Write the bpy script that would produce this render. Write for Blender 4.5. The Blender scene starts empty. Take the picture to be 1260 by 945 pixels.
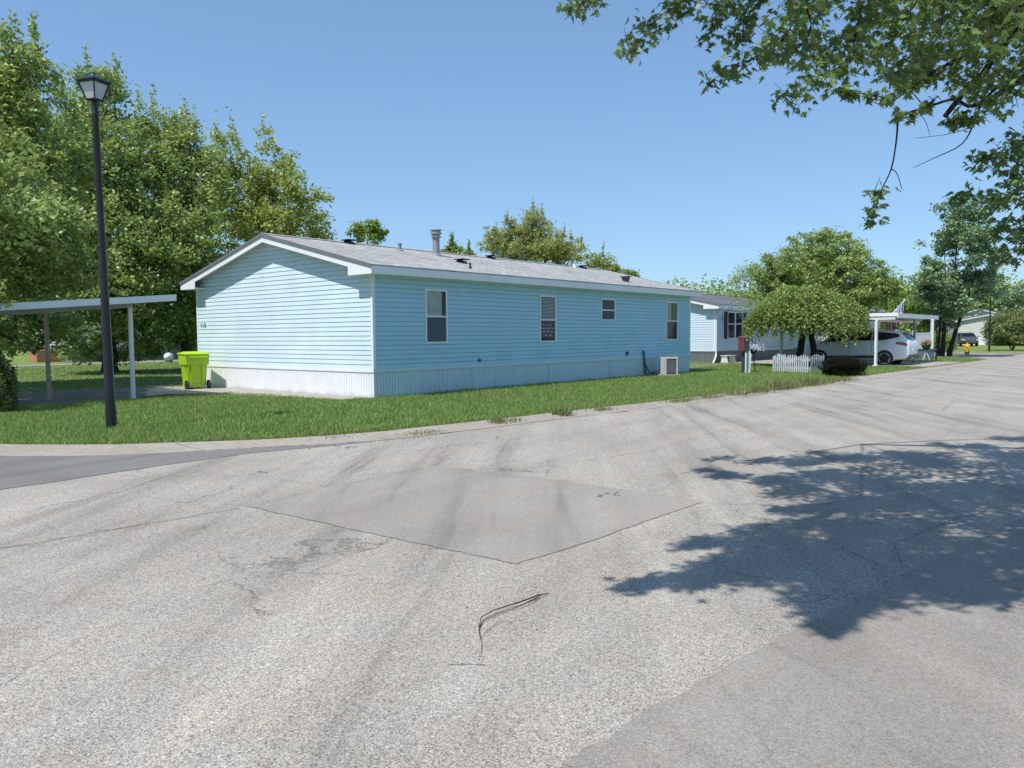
import bpy, math, random
import numpy as np
from mathutils import Vector, Matrix
random.seed(7); rng = np.random.default_rng(7)
R = math.radians
sc = bpy.context.scene
col = sc.collection

# tree crown lobes (x, y, z, rx, rz), bough lines and foliage clumps, metres
LOBES={
"A":[(-3.13,13.93,10.18,1.04,1.69),(-4.5,15.01,9.44,2.42,2.69),(-2.74,14.1,7.78,2.08,2.21),(-4.06,14.7,5.81,2.97,2.43),(-2.77,12.81,4.71,2.01,2.01),(-3.39,14.9,3.46,1.94,1.38),(-2.12,15.47,2.1,1.31,0.87),(-2.9,15.92,1.53,1.15,0.69)],
"B":[(3.05,23.03,11.96,1.72,2.37),(1.44,22.03,9.69,2.18,2.18),(3.4,21.39,9.02,2.62,2.62),(1.65,22.07,6.18,3.28,2.92),(3.1,19.8,5.41,2.89,2.89),(1.68,21.13,3.1,3.05,1.79),(3.44,19.62,2.37,1.99,1.38),(3.31,23.59,1.28,2.33,0.85),(4.35,21.83,1.16,0.92,0.62)],
"C":[(6.19,22.73,10.8,1.62,2.43),(6.91,21.84,8.82,1.94,2.63),(5.49,20.09,5.99,2.29,2.67),(6.02,20.12,3.37,1.93,2.32),(5.68,22.32,2.05,1.59,1.11)],
"D":[(10.46,25.18,10.81,1.37,2.5),(12.56,23.47,10.36,1.66,2.67),(11.56,24.82,8.59,2.77,2.31),(11.73,19.53,8.56,1.28,1.8),(12.35,22.12,7.17,2.7,1.62),(13.82,20.81,7.63,0.81,1.13)],
"E":[(44.87,55.87,13.26,1.31,1.12),(44.21,52.26,13.15,1.26,1.53)],
"E2":[(51.44,47.65,11.32,1.3,0.93),(50.15,44.03,10.42,1.07,0.63)],
"F":[(44.01,30.32,11.15,2.57,1.89),(42.11,31.85,10.0,2.7,1.8),(43.75,26.6,9.15,2.91,1.6),(44.59,23.02,7.75,1.85,1.0),(44.26,29.76,9.28,4.52,1.36)],
"F2":[(68.07,37.07,9.38,1.58,0.99),(71.96,36.84,9.09,1.43,0.71)],
"G":[(41.8,3.2,6.69,2.89,2.34),(38.53,4.44,5.11,2.48,2.26),(41.05,0.73,5.05,2.24,2.24),(40.21,3.15,3.68,3.26,1.85),(42.37,-0.71,4.67,1.39,1.07),(40.01,0.0,4.09,1.04,0.52)],
"I":[(44.81,-4.58,8.86,1.27,1.58),(46.99,-3.24,7.6,1.44,1.22),(44.12,-5.78,7.15,1.54,1.54),(42.35,-3.66,5.75,1.13,0.93),(47.32,-5.07,5.06,2.07,1.74),(44.42,-4.31,3.76,1.48,1.26),(45.46,-3.57,2.53,1.19,0.65),(44.38,-2.78,4.5,1.18,1.18),(46.03,-5.73,9.29,1.06,1.17)],
"J1":[(95.04,11.11,5.46,2.47,1.65),(86.03,10.46,4.05,1.91,1.72)],
"J2":[(97.16,8.02,4.09,2.67,2.67),(93.75,8.94,5.05,2.01,1.61)],
"J3":[(132.36,8.84,6.42,3.93,2.1),(129.07,6.11,7.11,2.79,1.77)],
"J4":[(109.16,0.6,5.93,2.79,1.93),(115.79,-1.14,6.73,3.34,2.67)],
}
MAPLE_SPRAYS=[
([(-6.09,-10.83,5.03),(-6.25,-10.77,4.9),(-6.38,-10.75,4.82)],0.16),
([(-5.43,-11.7,5.04),(-5.67,-11.51,4.86),(-5.91,-11.33,4.63),(-6.09,-11.21,4.37)],0.2),
([(-5.43,-12.0,4.96),(-5.64,-11.88,4.66),(-5.75,-11.87,4.44)],0.16),
([(-5.0,-12.01,5.13),(-5.14,-11.98,4.78),(-5.29,-11.93,4.47)],0.2),
([(-5.21,-12.74,4.86),(-5.38,-12.61,4.54),(-5.55,-12.49,4.27),(-5.81,-12.25,4.07),(-6.03,-12.07,3.93)],0.22),
([(-6.01,-12.87,4.56),(-6.02,-12.95,4.2),(-6.15,-12.9,3.97),(-6.34,-12.77,3.89)],0.2),
([(-4.89,-13.08,4.86),(-5.01,-13.01,4.47),(-5.09,-13.0,4.16),(-5.33,-12.79,3.96),(-5.56,-12.59,3.77)],0.24),
([(-4.03,-12.99,5.01),(-4.26,-12.82,4.66),(-4.45,-12.69,4.48),(-4.7,-12.49,4.38)],0.22),
([(-4.84,-13.63,3.95),(-5.03,-13.48,3.82),(-5.22,-13.33,3.71),(-5.45,-13.13,3.73),(-5.56,-13.08,3.74)],0.08),
([(-4.61,-13.5,4.83),(-4.78,-13.4,4.52),(-4.94,-13.31,4.28),(-5.12,-13.19,4.11)],0.28),
([(-5.24,-13.83,4.53),(-5.34,-13.79,4.18),(-5.48,-13.71,3.96),(-5.64,-13.59,3.8),(-5.71,-13.58,3.74)],0.28),
([(-3.91,-13.91,4.95),(-4.07,-13.81,4.62),(-4.24,-13.71,4.33),(-4.45,-13.55,4.13)],0.32),
([(-4.47,-14.25,4.6),(-4.63,-14.16,4.29),(-4.81,-14.04,4.0),(-4.99,-13.92,3.73)],0.32),
([(-3.14,-14.29,4.77),(-3.36,-14.12,4.43),(-3.53,-14.01,4.14),(-3.79,-13.81,3.96)],0.32),
([(-4.18,-14.41,4.14),(-4.39,-14.29,3.87),(-4.67,-14.09,3.6)],0.2),
([(-3.49,-13.01,5.13),(-3.54,-13.14,4.87)],0.3),
([(-4.23,-12.96,5.03),(-4.3,-13.07,4.75)],0.28),
([(-4.39,-13.8,4.64),(-4.3,-14.11,4.55)],0.36),
([(-4.89,-13.62,3.64),(-5.21,-13.44,3.52)],0.05),
([(-4.33,-13.88,3.6),(-4.52,-13.78,3.56),(-4.67,-13.73,3.52)],0.1),
([(-3.11,-14.38,3.88),(-3.34,-14.21,3.58),(-3.59,-14.0,3.37),(-3.84,-13.8,3.28)],0.19),
([(-3.85,-14.46,3.56),(-4.1,-14.26,3.25),(-4.25,-14.17,3.05),(-4.28,-14.24,2.93)],0.17),
([(-4.27,-14.46,2.94),(-4.5,-14.27,2.82),(-4.74,-14.09,2.77),(-4.97,-13.91,2.8)],0.15),
([(-4.07,-14.5,2.85),(-4.34,-14.32,2.65),(-4.6,-14.14,2.52)],0.17),
([(-3.7,-14.47,2.67),(-3.98,-14.26,2.43),(-4.21,-14.12,2.29)],0.17),
([(-4.69,-13.11,2.97),(-4.83,-13.14,2.7)],0.11),
]
MAPLE_BRANCHES=[
([(-3.68,-14.6,4.53),(-4.01,-14.21,3.98),(-4.3,-13.87,3.72),(-4.42,-13.72,3.78),(-4.57,-13.55,3.72),(-4.76,-13.32,3.63)],[0.05,0.028,0.018,0.013,0.012,0.01]),
([(-4.76,-13.32,3.63),(-4.77,-13.31,3.39),(-4.8,-13.28,3.14),(-4.85,-13.21,2.94),(-4.89,-13.17,2.73)],[0.01,0.008,0.007,0.005,0.003]),
([(-4.8,-13.28,3.14),(-4.76,-13.32,3.1),(-4.73,-13.36,2.95)],[0.005,0.004,0.003]),
([(-3.93,-14.61,4.81),(-4.35,-14.12,4.24),(-4.49,-13.96,3.95),(-4.58,-13.85,3.81),(-4.7,-13.7,3.57)],[0.05,0.035,0.03,0.028,0.022]),
([(-3.7,-14.42,4.27),(-3.99,-14.08,3.99),(-4.14,-13.91,3.79),(-4.18,-13.85,3.6),(-4.26,-13.76,3.39),(-4.43,-13.56,3.26),(-4.56,-13.41,3.17)],[0.02,0.014,0.01,0.008,0.006,0.004,0.002]),
([(-4.21,-13.82,3.54),(-4.36,-13.65,3.48),(-4.54,-13.43,3.45)],[0.004,0.003,0.002]),
([(-4.29,-14.35,4.63),(-4.65,-13.92,4.14),(-4.88,-13.64,3.94),(-5.02,-13.48,3.82),(-5.16,-13.32,3.91)],[0.03,0.02,0.014,0.011,0.008]),
([(-4.97,-13.53,3.82),(-5.07,-13.42,3.73),(-5.14,-13.34,3.66),(-5.22,-13.25,3.66),(-5.29,-13.16,3.73)],[0.008,0.006,0.004,0.003,0.002]),
([(-4.61,-13.5,3.72),(-4.69,-13.41,3.86),(-4.72,-13.37,3.92)],[0.005,0.005,0.004]),
([(-4.63,-13.47,3.66),(-4.59,-13.52,3.57),(-4.57,-13.55,3.45)],[0.004,0.003,0.002]),
([(-4.01,-14.05,3.88),(-4.05,-14.01,3.71),(-4.16,-13.88,3.64)],[0.005,0.004,0.003]),
]
MAPLE_CANOPY=[
(-11.31,-12.68,5.05,0.17),
(-11.26,-12.64,4.70,0.17),
(-11.16,-12.83,5.13,0.20),
(-10.97,-12.92,4.77,0.20),
(-10.73,-12.81,5.04,0.23),
(-11.11,-12.92,5.33,0.23),
(-10.32,-12.92,4.52,0.26),
(-10.40,-13.02,4.73,0.26),
(-10.59,-13.04,4.95,0.26),
(-10.98,-13.13,5.56,0.26),
(-11.20,-12.45,6.57,0.17),
(-10.35,-12.47,5.30,0.17),
(-10.03,-12.82,4.95,0.23),
(-10.41,-12.68,5.50,0.23),
(-10.35,-12.97,4.93,0.30),
(-11.15,-12.98,6.31,0.30),
(-11.58,-13.15,6.44,0.30),
(-10.44,-13.14,5.29,0.30),
(-11.15,-13.40,6.14,0.33),
(-10.19,-13.03,4.60,0.33),
(-11.17,-13.29,6.38,0.33),
(-10.91,-13.43,5.85,0.33),
(-10.54,-12.85,6.19,0.26),
(-10.25,-12.60,5.91,0.26),
(-10.32,-12.69,6.50,0.26),
(-10.59,-12.84,6.52,0.26),
(-10.55,-12.95,6.38,0.33),
(-10.42,-13.18,5.87,0.33),
(-10.65,-13.31,5.80,0.33),
(-10.82,-13.19,6.44,0.33),
(-10.96,-13.45,6.43,0.33),
(-10.12,-13.74,4.65,0.33),
(-11.43,-13.56,6.33,0.33),
(-10.37,-13.63,4.84,0.33),
(-11.92,-13.77,6.36,0.20),
(-11.45,-13.70,5.56,0.20),
(-11.82,-13.81,5.71,0.13),
(-11.70,-13.78,5.74,0.13),
(-11.46,-13.77,6.09,0.30),
(-11.51,-13.81,6.24,0.30),
(-11.31,-13.64,5.60,0.30),
(-10.85,-13.66,5.08,0.30),
(-11.28,-13.79,6.53,0.33),
(-10.78,-13.95,5.77,0.33),
(-10.51,-14.04,5.35,0.33),
(-10.13,-13.94,4.55,0.33),
(-9.97,-13.68,5.07,0.33),
(-10.54,-13.29,6.16,0.33),
(-9.79,-13.44,4.79,0.33),
(-10.36,-13.63,5.14,0.33),
(-10.27,-13.75,5.96,0.33),
(-10.39,-13.74,5.60,0.33),
(-10.01,-13.72,5.47,0.33),
(-10.70,-13.57,6.26,0.33),
(-10.72,-14.04,6.57,0.30),
(-10.22,-13.70,5.74,0.30),
(-9.85,-14.00,5.43,0.30),
(-10.41,-14.08,6.31,0.30),
(-10.00,-14.00,5.37,0.26),
(-10.05,-14.19,5.20,0.26),
(-9.54,-14.01,4.58,0.26),
(-9.70,-14.22,4.79,0.26),
(-10.61,-14.24,5.67,0.26),
(-10.12,-14.25,4.61,0.26),
(-10.08,-14.46,4.80,0.26),
(-10.16,-14.37,5.06,0.26),
(-10.60,-14.61,6.49,0.20),
(-10.45,-14.51,6.18,0.20),
(-9.50,-12.84,5.69,0.20),
(-9.83,-13.02,6.46,0.20),
(-9.17,-13.38,4.66,0.33),
(-10.04,-13.35,6.04,0.33),
(-9.17,-13.27,5.07,0.33),
(-9.50,-13.31,5.72,0.33),
(-8.99,-13.26,5.08,0.33),
(-9.12,-13.36,5.78,0.33),
(-9.31,-13.23,5.28,0.33),
(-8.98,-13.37,5.02,0.33),
(-8.84,-13.70,4.80,0.33),
(-9.40,-13.37,5.75,0.33),
(-9.17,-13.58,5.77,0.33),
(-9.35,-13.62,6.54,0.33),
(-9.50,-13.98,5.73,0.30),
(-9.00,-13.78,4.97,0.30),
(-9.84,-14.08,6.36,0.30),
(-9.11,-13.78,4.92,0.30),
(-9.14,-14.60,4.76,0.33),
(-9.58,-14.41,5.60,0.33),
(-9.62,-14.33,5.55,0.33),
(-9.05,-14.35,4.47,0.33),
(-7.74,-14.42,4.53,0.40),
(-9.00,-14.60,6.36,0.40),
(-8.32,-14.47,5.84,0.40),
(-8.94,-14.46,5.98,0.40),
(-8.81,-14.08,5.99,0.40),
(-7.81,-14.21,4.74,0.40),
(-7.64,-13.78,4.55,0.40),
(-8.23,-13.90,4.96,0.40),
(-8.42,-13.40,6.30,0.40),
(-7.47,-13.51,5.33,0.40),
(-7.19,-13.62,4.44,0.40),
(-7.28,-13.83,4.74,0.40),
(-7.77,-11.02,5.98,0.17),
(-8.21,-11.26,6.59,0.17),
(-8.31,-11.32,6.46,0.23),
(-8.08,-11.48,6.23,0.23),
(-7.74,-11.86,5.76,0.26),
(-7.73,-11.90,5.82,0.26),
(-8.16,-11.88,6.29,0.26),
(-8.23,-11.87,6.37,0.26),
(-8.18,-12.34,6.24,0.30),
(-8.54,-12.33,6.34,0.30),
(-8.43,-12.26,5.73,0.30),
(-7.60,-12.12,5.18,0.30),
(-6.43,-11.27,5.50,0.20),
(-6.59,-11.28,6.12,0.20),
(-6.20,-11.67,5.52,0.26),
(-6.56,-11.68,5.77,0.26),
(-6.57,-11.63,6.01,0.26),
(-6.67,-11.74,6.05,0.26),
(-6.92,-12.26,5.25,0.33),
(-6.70,-12.28,5.31,0.33),
(-7.55,-12.02,6.30,0.33),
(-7.44,-12.35,6.14,0.33),
(-7.66,-12.30,6.45,0.40),
(-7.16,-12.82,5.30,0.40),
(-6.93,-12.69,5.11,0.40),
(-6.96,-12.57,5.52,0.40),
(-5.62,-11.57,6.07,0.23),
(-6.17,-11.87,6.45,0.23),
(-5.46,-12.17,5.50,0.33),
(-5.42,-12.25,5.40,0.33),
(-6.20,-12.05,6.54,0.33),
(-5.71,-12.26,5.85,0.33),
(-5.23,-12.34,6.26,0.33),
(-5.07,-12.55,5.91,0.33),
(-5.45,-12.72,6.39,0.33),
(-5.25,-12.48,6.25,0.33),
(-7.01,-13.12,4.70,0.46),
(-7.49,-12.89,5.59,0.46),
(-7.67,-13.15,6.24,0.46),
(-6.77,-13.01,4.74,0.46),
(-5.30,-12.90,5.66,0.40),
(-5.25,-12.94,5.16,0.40),
(-5.79,-12.95,6.48,0.40),
(-5.88,-13.05,6.56,0.40),
(-6.40,-13.80,4.82,0.46),
(-7.54,-13.49,6.46,0.46),
(-6.72,-13.71,5.07,0.46),
(-6.62,-13.39,4.71,0.46),
(-4.02,-13.53,5.18,0.40),
(-3.92,-13.46,5.32,0.40),
(-4.05,-13.65,5.63,0.40),
(-4.82,-13.53,6.54,0.40),
(-7.43,-14.20,5.75,0.53),
(-7.11,-13.99,5.99,0.53),
(-7.39,-13.97,6.16,0.53),
(-6.70,-13.84,4.80,0.53),
(-8.76,-12.52,5.09,0.17),
(-8.81,-12.56,5.16,0.17),
(-9.31,-12.70,6.51,0.23),
(-8.69,-12.74,5.14,0.23),
(-8.17,-12.99,5.20,0.33),
(-8.16,-12.73,5.44,0.33),
(-8.45,-12.91,5.71,0.33),
(-8.70,-12.93,5.96,0.33),
(-8.53,-13.24,6.20,0.40),
(-8.68,-13.40,6.47,0.40),
(-8.23,-13.16,5.60,0.40),
(-8.07,-13.30,5.45,0.40),
(-4.00,-13.18,6.51,0.26),
(-3.25,-13.16,5.32,0.26),
(-3.91,-13.17,6.28,0.26),
(-3.30,-13.11,5.35,0.26),
(-2.70,-13.24,6.41,0.33),
(-2.66,-13.57,6.50,0.33),
(-2.23,-13.71,6.42,0.33),
(-2.20,-13.49,5.54,0.33),
(-3.80,-12.86,5.81,0.20),
(-4.07,-12.63,6.50,0.20),
(-3.89,-14.09,5.60,0.66),
(-3.43,-14.53,5.19,0.66),
(-3.67,-13.82,5.58,0.66),
(-3.59,-14.17,4.78,0.66),
(-7.52,-14.66,5.60,0.66),
(-6.39,-14.62,4.83,0.66),
(-7.17,-14.56,6.00,0.66),
(-7.03,-14.29,5.13,0.66),
(-8.59,-14.63,5.06,0.46),
(-8.82,-14.56,5.46,0.46),
(-9.15,-14.39,5.86,0.46),
(-9.33,-14.41,6.15,0.46),
(-6.15,-14.29,4.79,0.73),
(-6.17,-14.82,4.47,0.73),
(-6.92,-15.14,4.41,0.73),
(-6.97,-14.06,4.89,0.73),
]

# ------------------------------------------------------------------ helpers
def tag(o, label=None, cat=None, group=None, kind=None):
    if label: o['label'] = label
    if cat: o['category'] = cat
    if group: o['group'] = group
    if kind: o['kind'] = kind
    return o

def thing(name, label, cat, loc=(0, 0, 0), rz=0.0, group=None):
    o = bpy.data.objects.new(name, None); col.objects.link(o)
    o.location = loc; o.rotation_euler = (0, 0, rz)
    o.empty_display_size = .2
    return tag(o, label, cat, group)

def children(o): return [c for c in bpy.data.objects if c.parent == o]

def copy_tree(o, parent=None):
    c = o.copy(); col.objects.link(c)
    if parent: c.parent = parent
    for ch in children(o):
        copy_tree(ch, c)
    return c

class MB:
    def __init__(s): s.v = []; s.f = []
    def add(s, vs, fs):
        b = len(s.v); s.v += [tuple(p) for p in vs]; s.f += [tuple(i + b for i in f) for f in fs]
    def quad(s, a, b, c, d): s.add([a, b, c, d], [(0, 1, 2, 3)])
    def box(s, x0, x1, y0, y1, z0, z1):
        v = [(x, y, z) for z in (z0, z1) for (x, y) in ((x0, y0), (x1, y0), (x1, y1), (x0, y1))]
        s.add(v, [(3, 2, 1, 0), (4, 5, 6, 7), (0, 1, 5, 4), (1, 2, 6, 5), (2, 3, 7, 6), (3, 0, 4, 7)])
    def hexa(s, bot, top):
        s.add(list(bot) + list(top), [(3, 2, 1, 0), (4, 5, 6, 7), (0, 1, 5, 4), (1, 2, 6, 5), (2, 3, 7, 6), (3, 0, 4, 7)])
    def prism(s, poly, z0, z1):
        n = len(poly)
        s.add([(x, y, z0) for x, y in poly] + [(x, y, z1) for x, y in poly],
              [tuple(range(n - 1, -1, -1)), tuple(range(n, 2 * n))] + [(i, (i + 1) % n, n + (i + 1) % n, n + i) for i in range(n)])
    def bar(s, p, q, w, h=None, up=(0, 0, 1)):
        h = h or w; p = Vector(p); q = Vector(q); d = (q - p).normalized(); u = Vector(up)
        if abs(d.dot(u)) > .98: u = Vector((1, 0, 0))
        a = d.cross(u).normalized() * w / 2; b = a.cross(d).normalized() * h / 2
        s.hexa([p - a - b, p + a - b, p + a + b, p - a + b], [q - a - b, q + a - b, q + a + b, q - a + b])
    def tube(s, pts, rad, n=8, cap=True):
        pts = [Vector(p) for p in pts]
        if not hasattr(rad, '__len__'): rad = [rad] * len(pts)
        b = len(s.v); ref = None
        for i, p in enumerate(pts):
            d = (pts[min(i + 1, len(pts) - 1)] - pts[max(i - 1, 0)]).normalized()
            if ref is None:
                ref = d.cross(Vector((0, 0, 1)) if abs(d.z) < .9 else Vector((1, 0, 0))).normalized()
            ref = (ref - d * ref.dot(d)).normalized(); w = d.cross(ref)
            for k in range(n):
                a = 2 * math.pi * k / n
                s.v.append(tuple(p + (ref * math.cos(a) + w * math.sin(a)) * rad[i]))
        for i in range(len(pts) - 1):
            for k in range(n):
                k2 = (k + 1) % n
                s.f.append((b + i * n + k, b + i * n + k2, b + (i + 1) * n + k2, b + (i + 1) * n + k))
        if cap:
            s.f.append(tuple(b + k for k in range(n - 1, -1, -1)))
            s.f.append(tuple(b + (len(pts) - 1) * n + k for k in range(n)))
    def lathe(s, prof, cx=0, cy=0, n=16, axis='z', c=(0, 0, 0)):
        b = len(s.v)
        for r, z in prof:
            for k in range(n):
                a = 2 * math.pi * k / n; u, w = r * math.cos(a), r * math.sin(a)
                if axis == 'z': s.v.append((c[0] + cx + u, c[1] + cy + w, c[2] + z))
                elif axis == 'x': s.v.append((c[0] + z, c[1] + u, c[2] + w))
                else: s.v.append((c[0] + w, c[1] + z, c[2] + u))
        m = len(prof)
        for i in range(m - 1):
            for k in range(n):
                k2 = (k + 1) % n
                s.f.append((b + i * n + k, b + i * n + k2, b + (i + 1) * n + k2, b + (i + 1) * n + k))
        s.f.append(tuple(b + k for k in range(n - 1, -1, -1)))
        s.f.append(tuple(b + (m - 1) * n + k for k in range(n)))
    def build_each(s, name, m, parent=None, **kw):
        """every separate board or post becomes a part of its own"""
        par = list(range(len(s.v)))
        def find(i):
            while par[i] != i: par[i] = par[par[i]]; i = par[i]
            return i
        for f in s.f:
            for j in f[1:]: par[find(f[0])] = find(j)
        gr = {}
        for f in s.f: gr.setdefault(find(f[0]), []).append(f)
        out = []
        for fs in gr.values():
            ids = sorted({i for f in fs for i in f}); mp = {i: k for k, i in enumerate(ids)}
            b = MB(); b.v = [s.v[i] for i in ids]; b.f = [tuple(mp[i] for i in f) for f in fs]; out.append(b.build(name, m, parent, **kw))
        return out
    def build(s, name, m, parent=None, smooth=False, bevel=0, kind=None):
        me = bpy.data.meshes.new(name); me.from_pydata(s.v, [], s.f); me.update()
        o = bpy.data.objects.new(name, me); col.objects.link(o)
        if m: me.materials.append(m)
        if parent: o.parent = parent
        if smooth:
            me.polygons.foreach_set('use_smooth', [True] * len(me.polygons))
            try: me.set_sharp_from_angle(angle=R(38))
            except Exception: pass
        if bevel:
            md = o.modifiers.new('Bevel', 'BEVEL'); md.width = bevel; md.segments = 2; md.limit_method = 'ANGLE'; md.angle_limit = R(40)
        if kind: o['kind'] = kind
        return o

def np_mesh(name, V, F, mat, parent=None):
    """V (n,3) F (m,k) arrays"""
    me = bpy.data.meshes.new(name); n, k = F.shape
    me.vertices.add(len(V)); me.vertices.foreach_set('co', V.astype(np.float32).ravel())
    me.loops.add(n * k); me.loops.foreach_set('vertex_index', F.astype(np.int32).ravel())
    me.polygons.add(n)
    me.polygons.foreach_set('loop_start', np.arange(0, n * k, k, dtype=np.int32))
    try: me.polygons.foreach_set('loop_total', np.full(n, k, dtype=np.int32))
    except Exception: pass
    me.update(calc_edges=True)
    o = bpy.data.objects.new(name, me); col.objects.link(o); me.materials.append(mat)
    if parent: o.parent = parent
    return o

# ------------------------------------------------------------------ materials
class NT:
    def __init__(s, name):
        s.m = bpy.data.materials.new(name); s.m.use_nodes = True; s.t = s.m.node_tree; s.n = s.t.nodes; s.l = s.t.links
        s.p = s.n['Principled BSDF']; s.out = s.n['Material Output']
    def node(s, typ, **kw):
        x = s.n.new(typ)
        for k, v in kw.items():
            if k in x.inputs: x.inputs[k].default_value = v
            else: setattr(x, k, v)
        return x
    def link(s, a, b): s.l.new(a, b)
    def coord(s, which='Object', scale=(1, 1, 1), rot=(0, 0, 0), loc=(0, 0, 0)):
        tc = s.node('ShaderNodeTexCoord'); mp = s.node('ShaderNodeMapping')
        mp.inputs['Scale'].default_value = scale; mp.inputs['Rotation'].default_value = rot; mp.inputs['Location'].default_value = loc
        s.link(tc.outputs[which], mp.inputs['Vector']); return mp.outputs['Vector']
    def aniso(s, ang, sx, sy):
        v = s.coord(rot=(0, 0, -ang)); mp = s.node('ShaderNodeMapping'); mp.inputs['Scale'].default_value = (sx, sy, 1); s.link(v, mp.inputs['Vector']); return mp.outputs['Vector']
    def noise(s, vec, scale, detail=4, rough=.55, dist=0):
        x = s.node('ShaderNodeTexNoise'); x.inputs['Scale'].default_value = scale; x.inputs['Detail'].default_value = detail
        x.inputs['Roughness'].default_value = rough; x.inputs['Distortion'].default_value = dist
        s.link(vec, x.inputs['Vector']); return x.outputs['Fac']
    def ramp(s, fac, stops):
        x = s.node('ShaderNodeValToRGB'); e = x.color_ramp.elements
        while len(e) < len(stops): e.new(.5)
        for i, (p, c) in enumerate(stops):
            e[i].position = p; e[i].color = tuple(c) + (1,) if hasattr(c, '__len__') else (c, c, c, 1)
        s.link(fac, x.inputs['Fac']); return x.outputs['Color']
    def mix(s, a, b, fac, mode='MIX'):
        x = s.node('ShaderNodeMix'); x.data_type = 'RGBA'; x.blend_type = mode
        for v, i in ((fac, 0), (a, 6), (b, 7)):
            if hasattr(v, 'is_output'): s.link(v, x.inputs[i])
            elif i == 0: x.inputs[0].default_value = v
            else: x.inputs[i].default_value = tuple(v) + (1,) if len(v) == 3 else v
        return x.outputs[2]
    def math(s, op, a, b=0):
        x = s.node('ShaderNodeMath'); x.operation = op
        for v, i in ((a, 0), (b, 1)):
            if hasattr(v, 'is_output'): s.link(v, x.inputs[i])
            else: x.inputs[i].default_value = v
        return x.outputs[0]
    def bump(s, h, strength=.3, dist=.01):
        x = s.node('ShaderNodeBump'); x.inputs['Strength'].default_value = strength; x.inputs['Distance'].default_value = dist
        s.link(h, x.inputs['Height']); s.link(x.outputs['Normal'], s.p.inputs['Normal'])
    def base(s, c):
        if hasattr(c, 'is_output'): s.link(c, s.p.inputs['Base Color'])
        else: s.p.inputs['Base Color'].default_value = tuple(c) + (1,)
    def fin(s, rough=.7, metal=0, spec=None):
        s.p.inputs['Roughness'].default_value = rough; s.p.inputs['Metallic'].default_value = metal
        if spec is not None: s.p.inputs['Specular IOR Level'].default_value = spec
        return s.m

def simple(name, c, rough=.6, metal=0, var=.12, scale=3., spec=None):
    t = NT(name); v = t.coord(); n = t.noise(v, scale, 6)
    lo = tuple(x * (1 - var) for x in c); hi = tuple(min(1, x * (1 + var)) for x in c)
    t.base(t.ramp(n, [(.3, lo), (.7, hi)])); return t.fin(rough, metal, spec)

def leaf_mat(name, dark, mid, light, trans=.35, rough=.45, spec=.4):
    t = NT(name); g = t.node('ShaderNodeNewGeometry')
    c = t.ramp(g.outputs['Random Per Island'], [(0, dark), (.5, mid), (1, light)])
    v = t.coord(); n = t.noise(v, .9, 2)
    c = t.mix(c, t.mix(c, light, .5), t.ramp(n, [(.45, 0.), (.7, 1.)]))
    t.base(c); t.fin(rough, 0, spec)
    tr = t.node('ShaderNodeBsdfTranslucent'); c2 = t.mix(c, (.9, 1., .3), .25)
    t.link(c2, tr.inputs['Color'])
    mx = t.node('ShaderNodeMixShader'); mx.inputs[0].default_value = trans
    t.link(t.p.outputs[0], mx.inputs[1]); t.link(tr.outputs[0], mx.inputs[2]); t.link(mx.outputs[0], t.out.inputs['Surface'])
    return t.m

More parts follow.
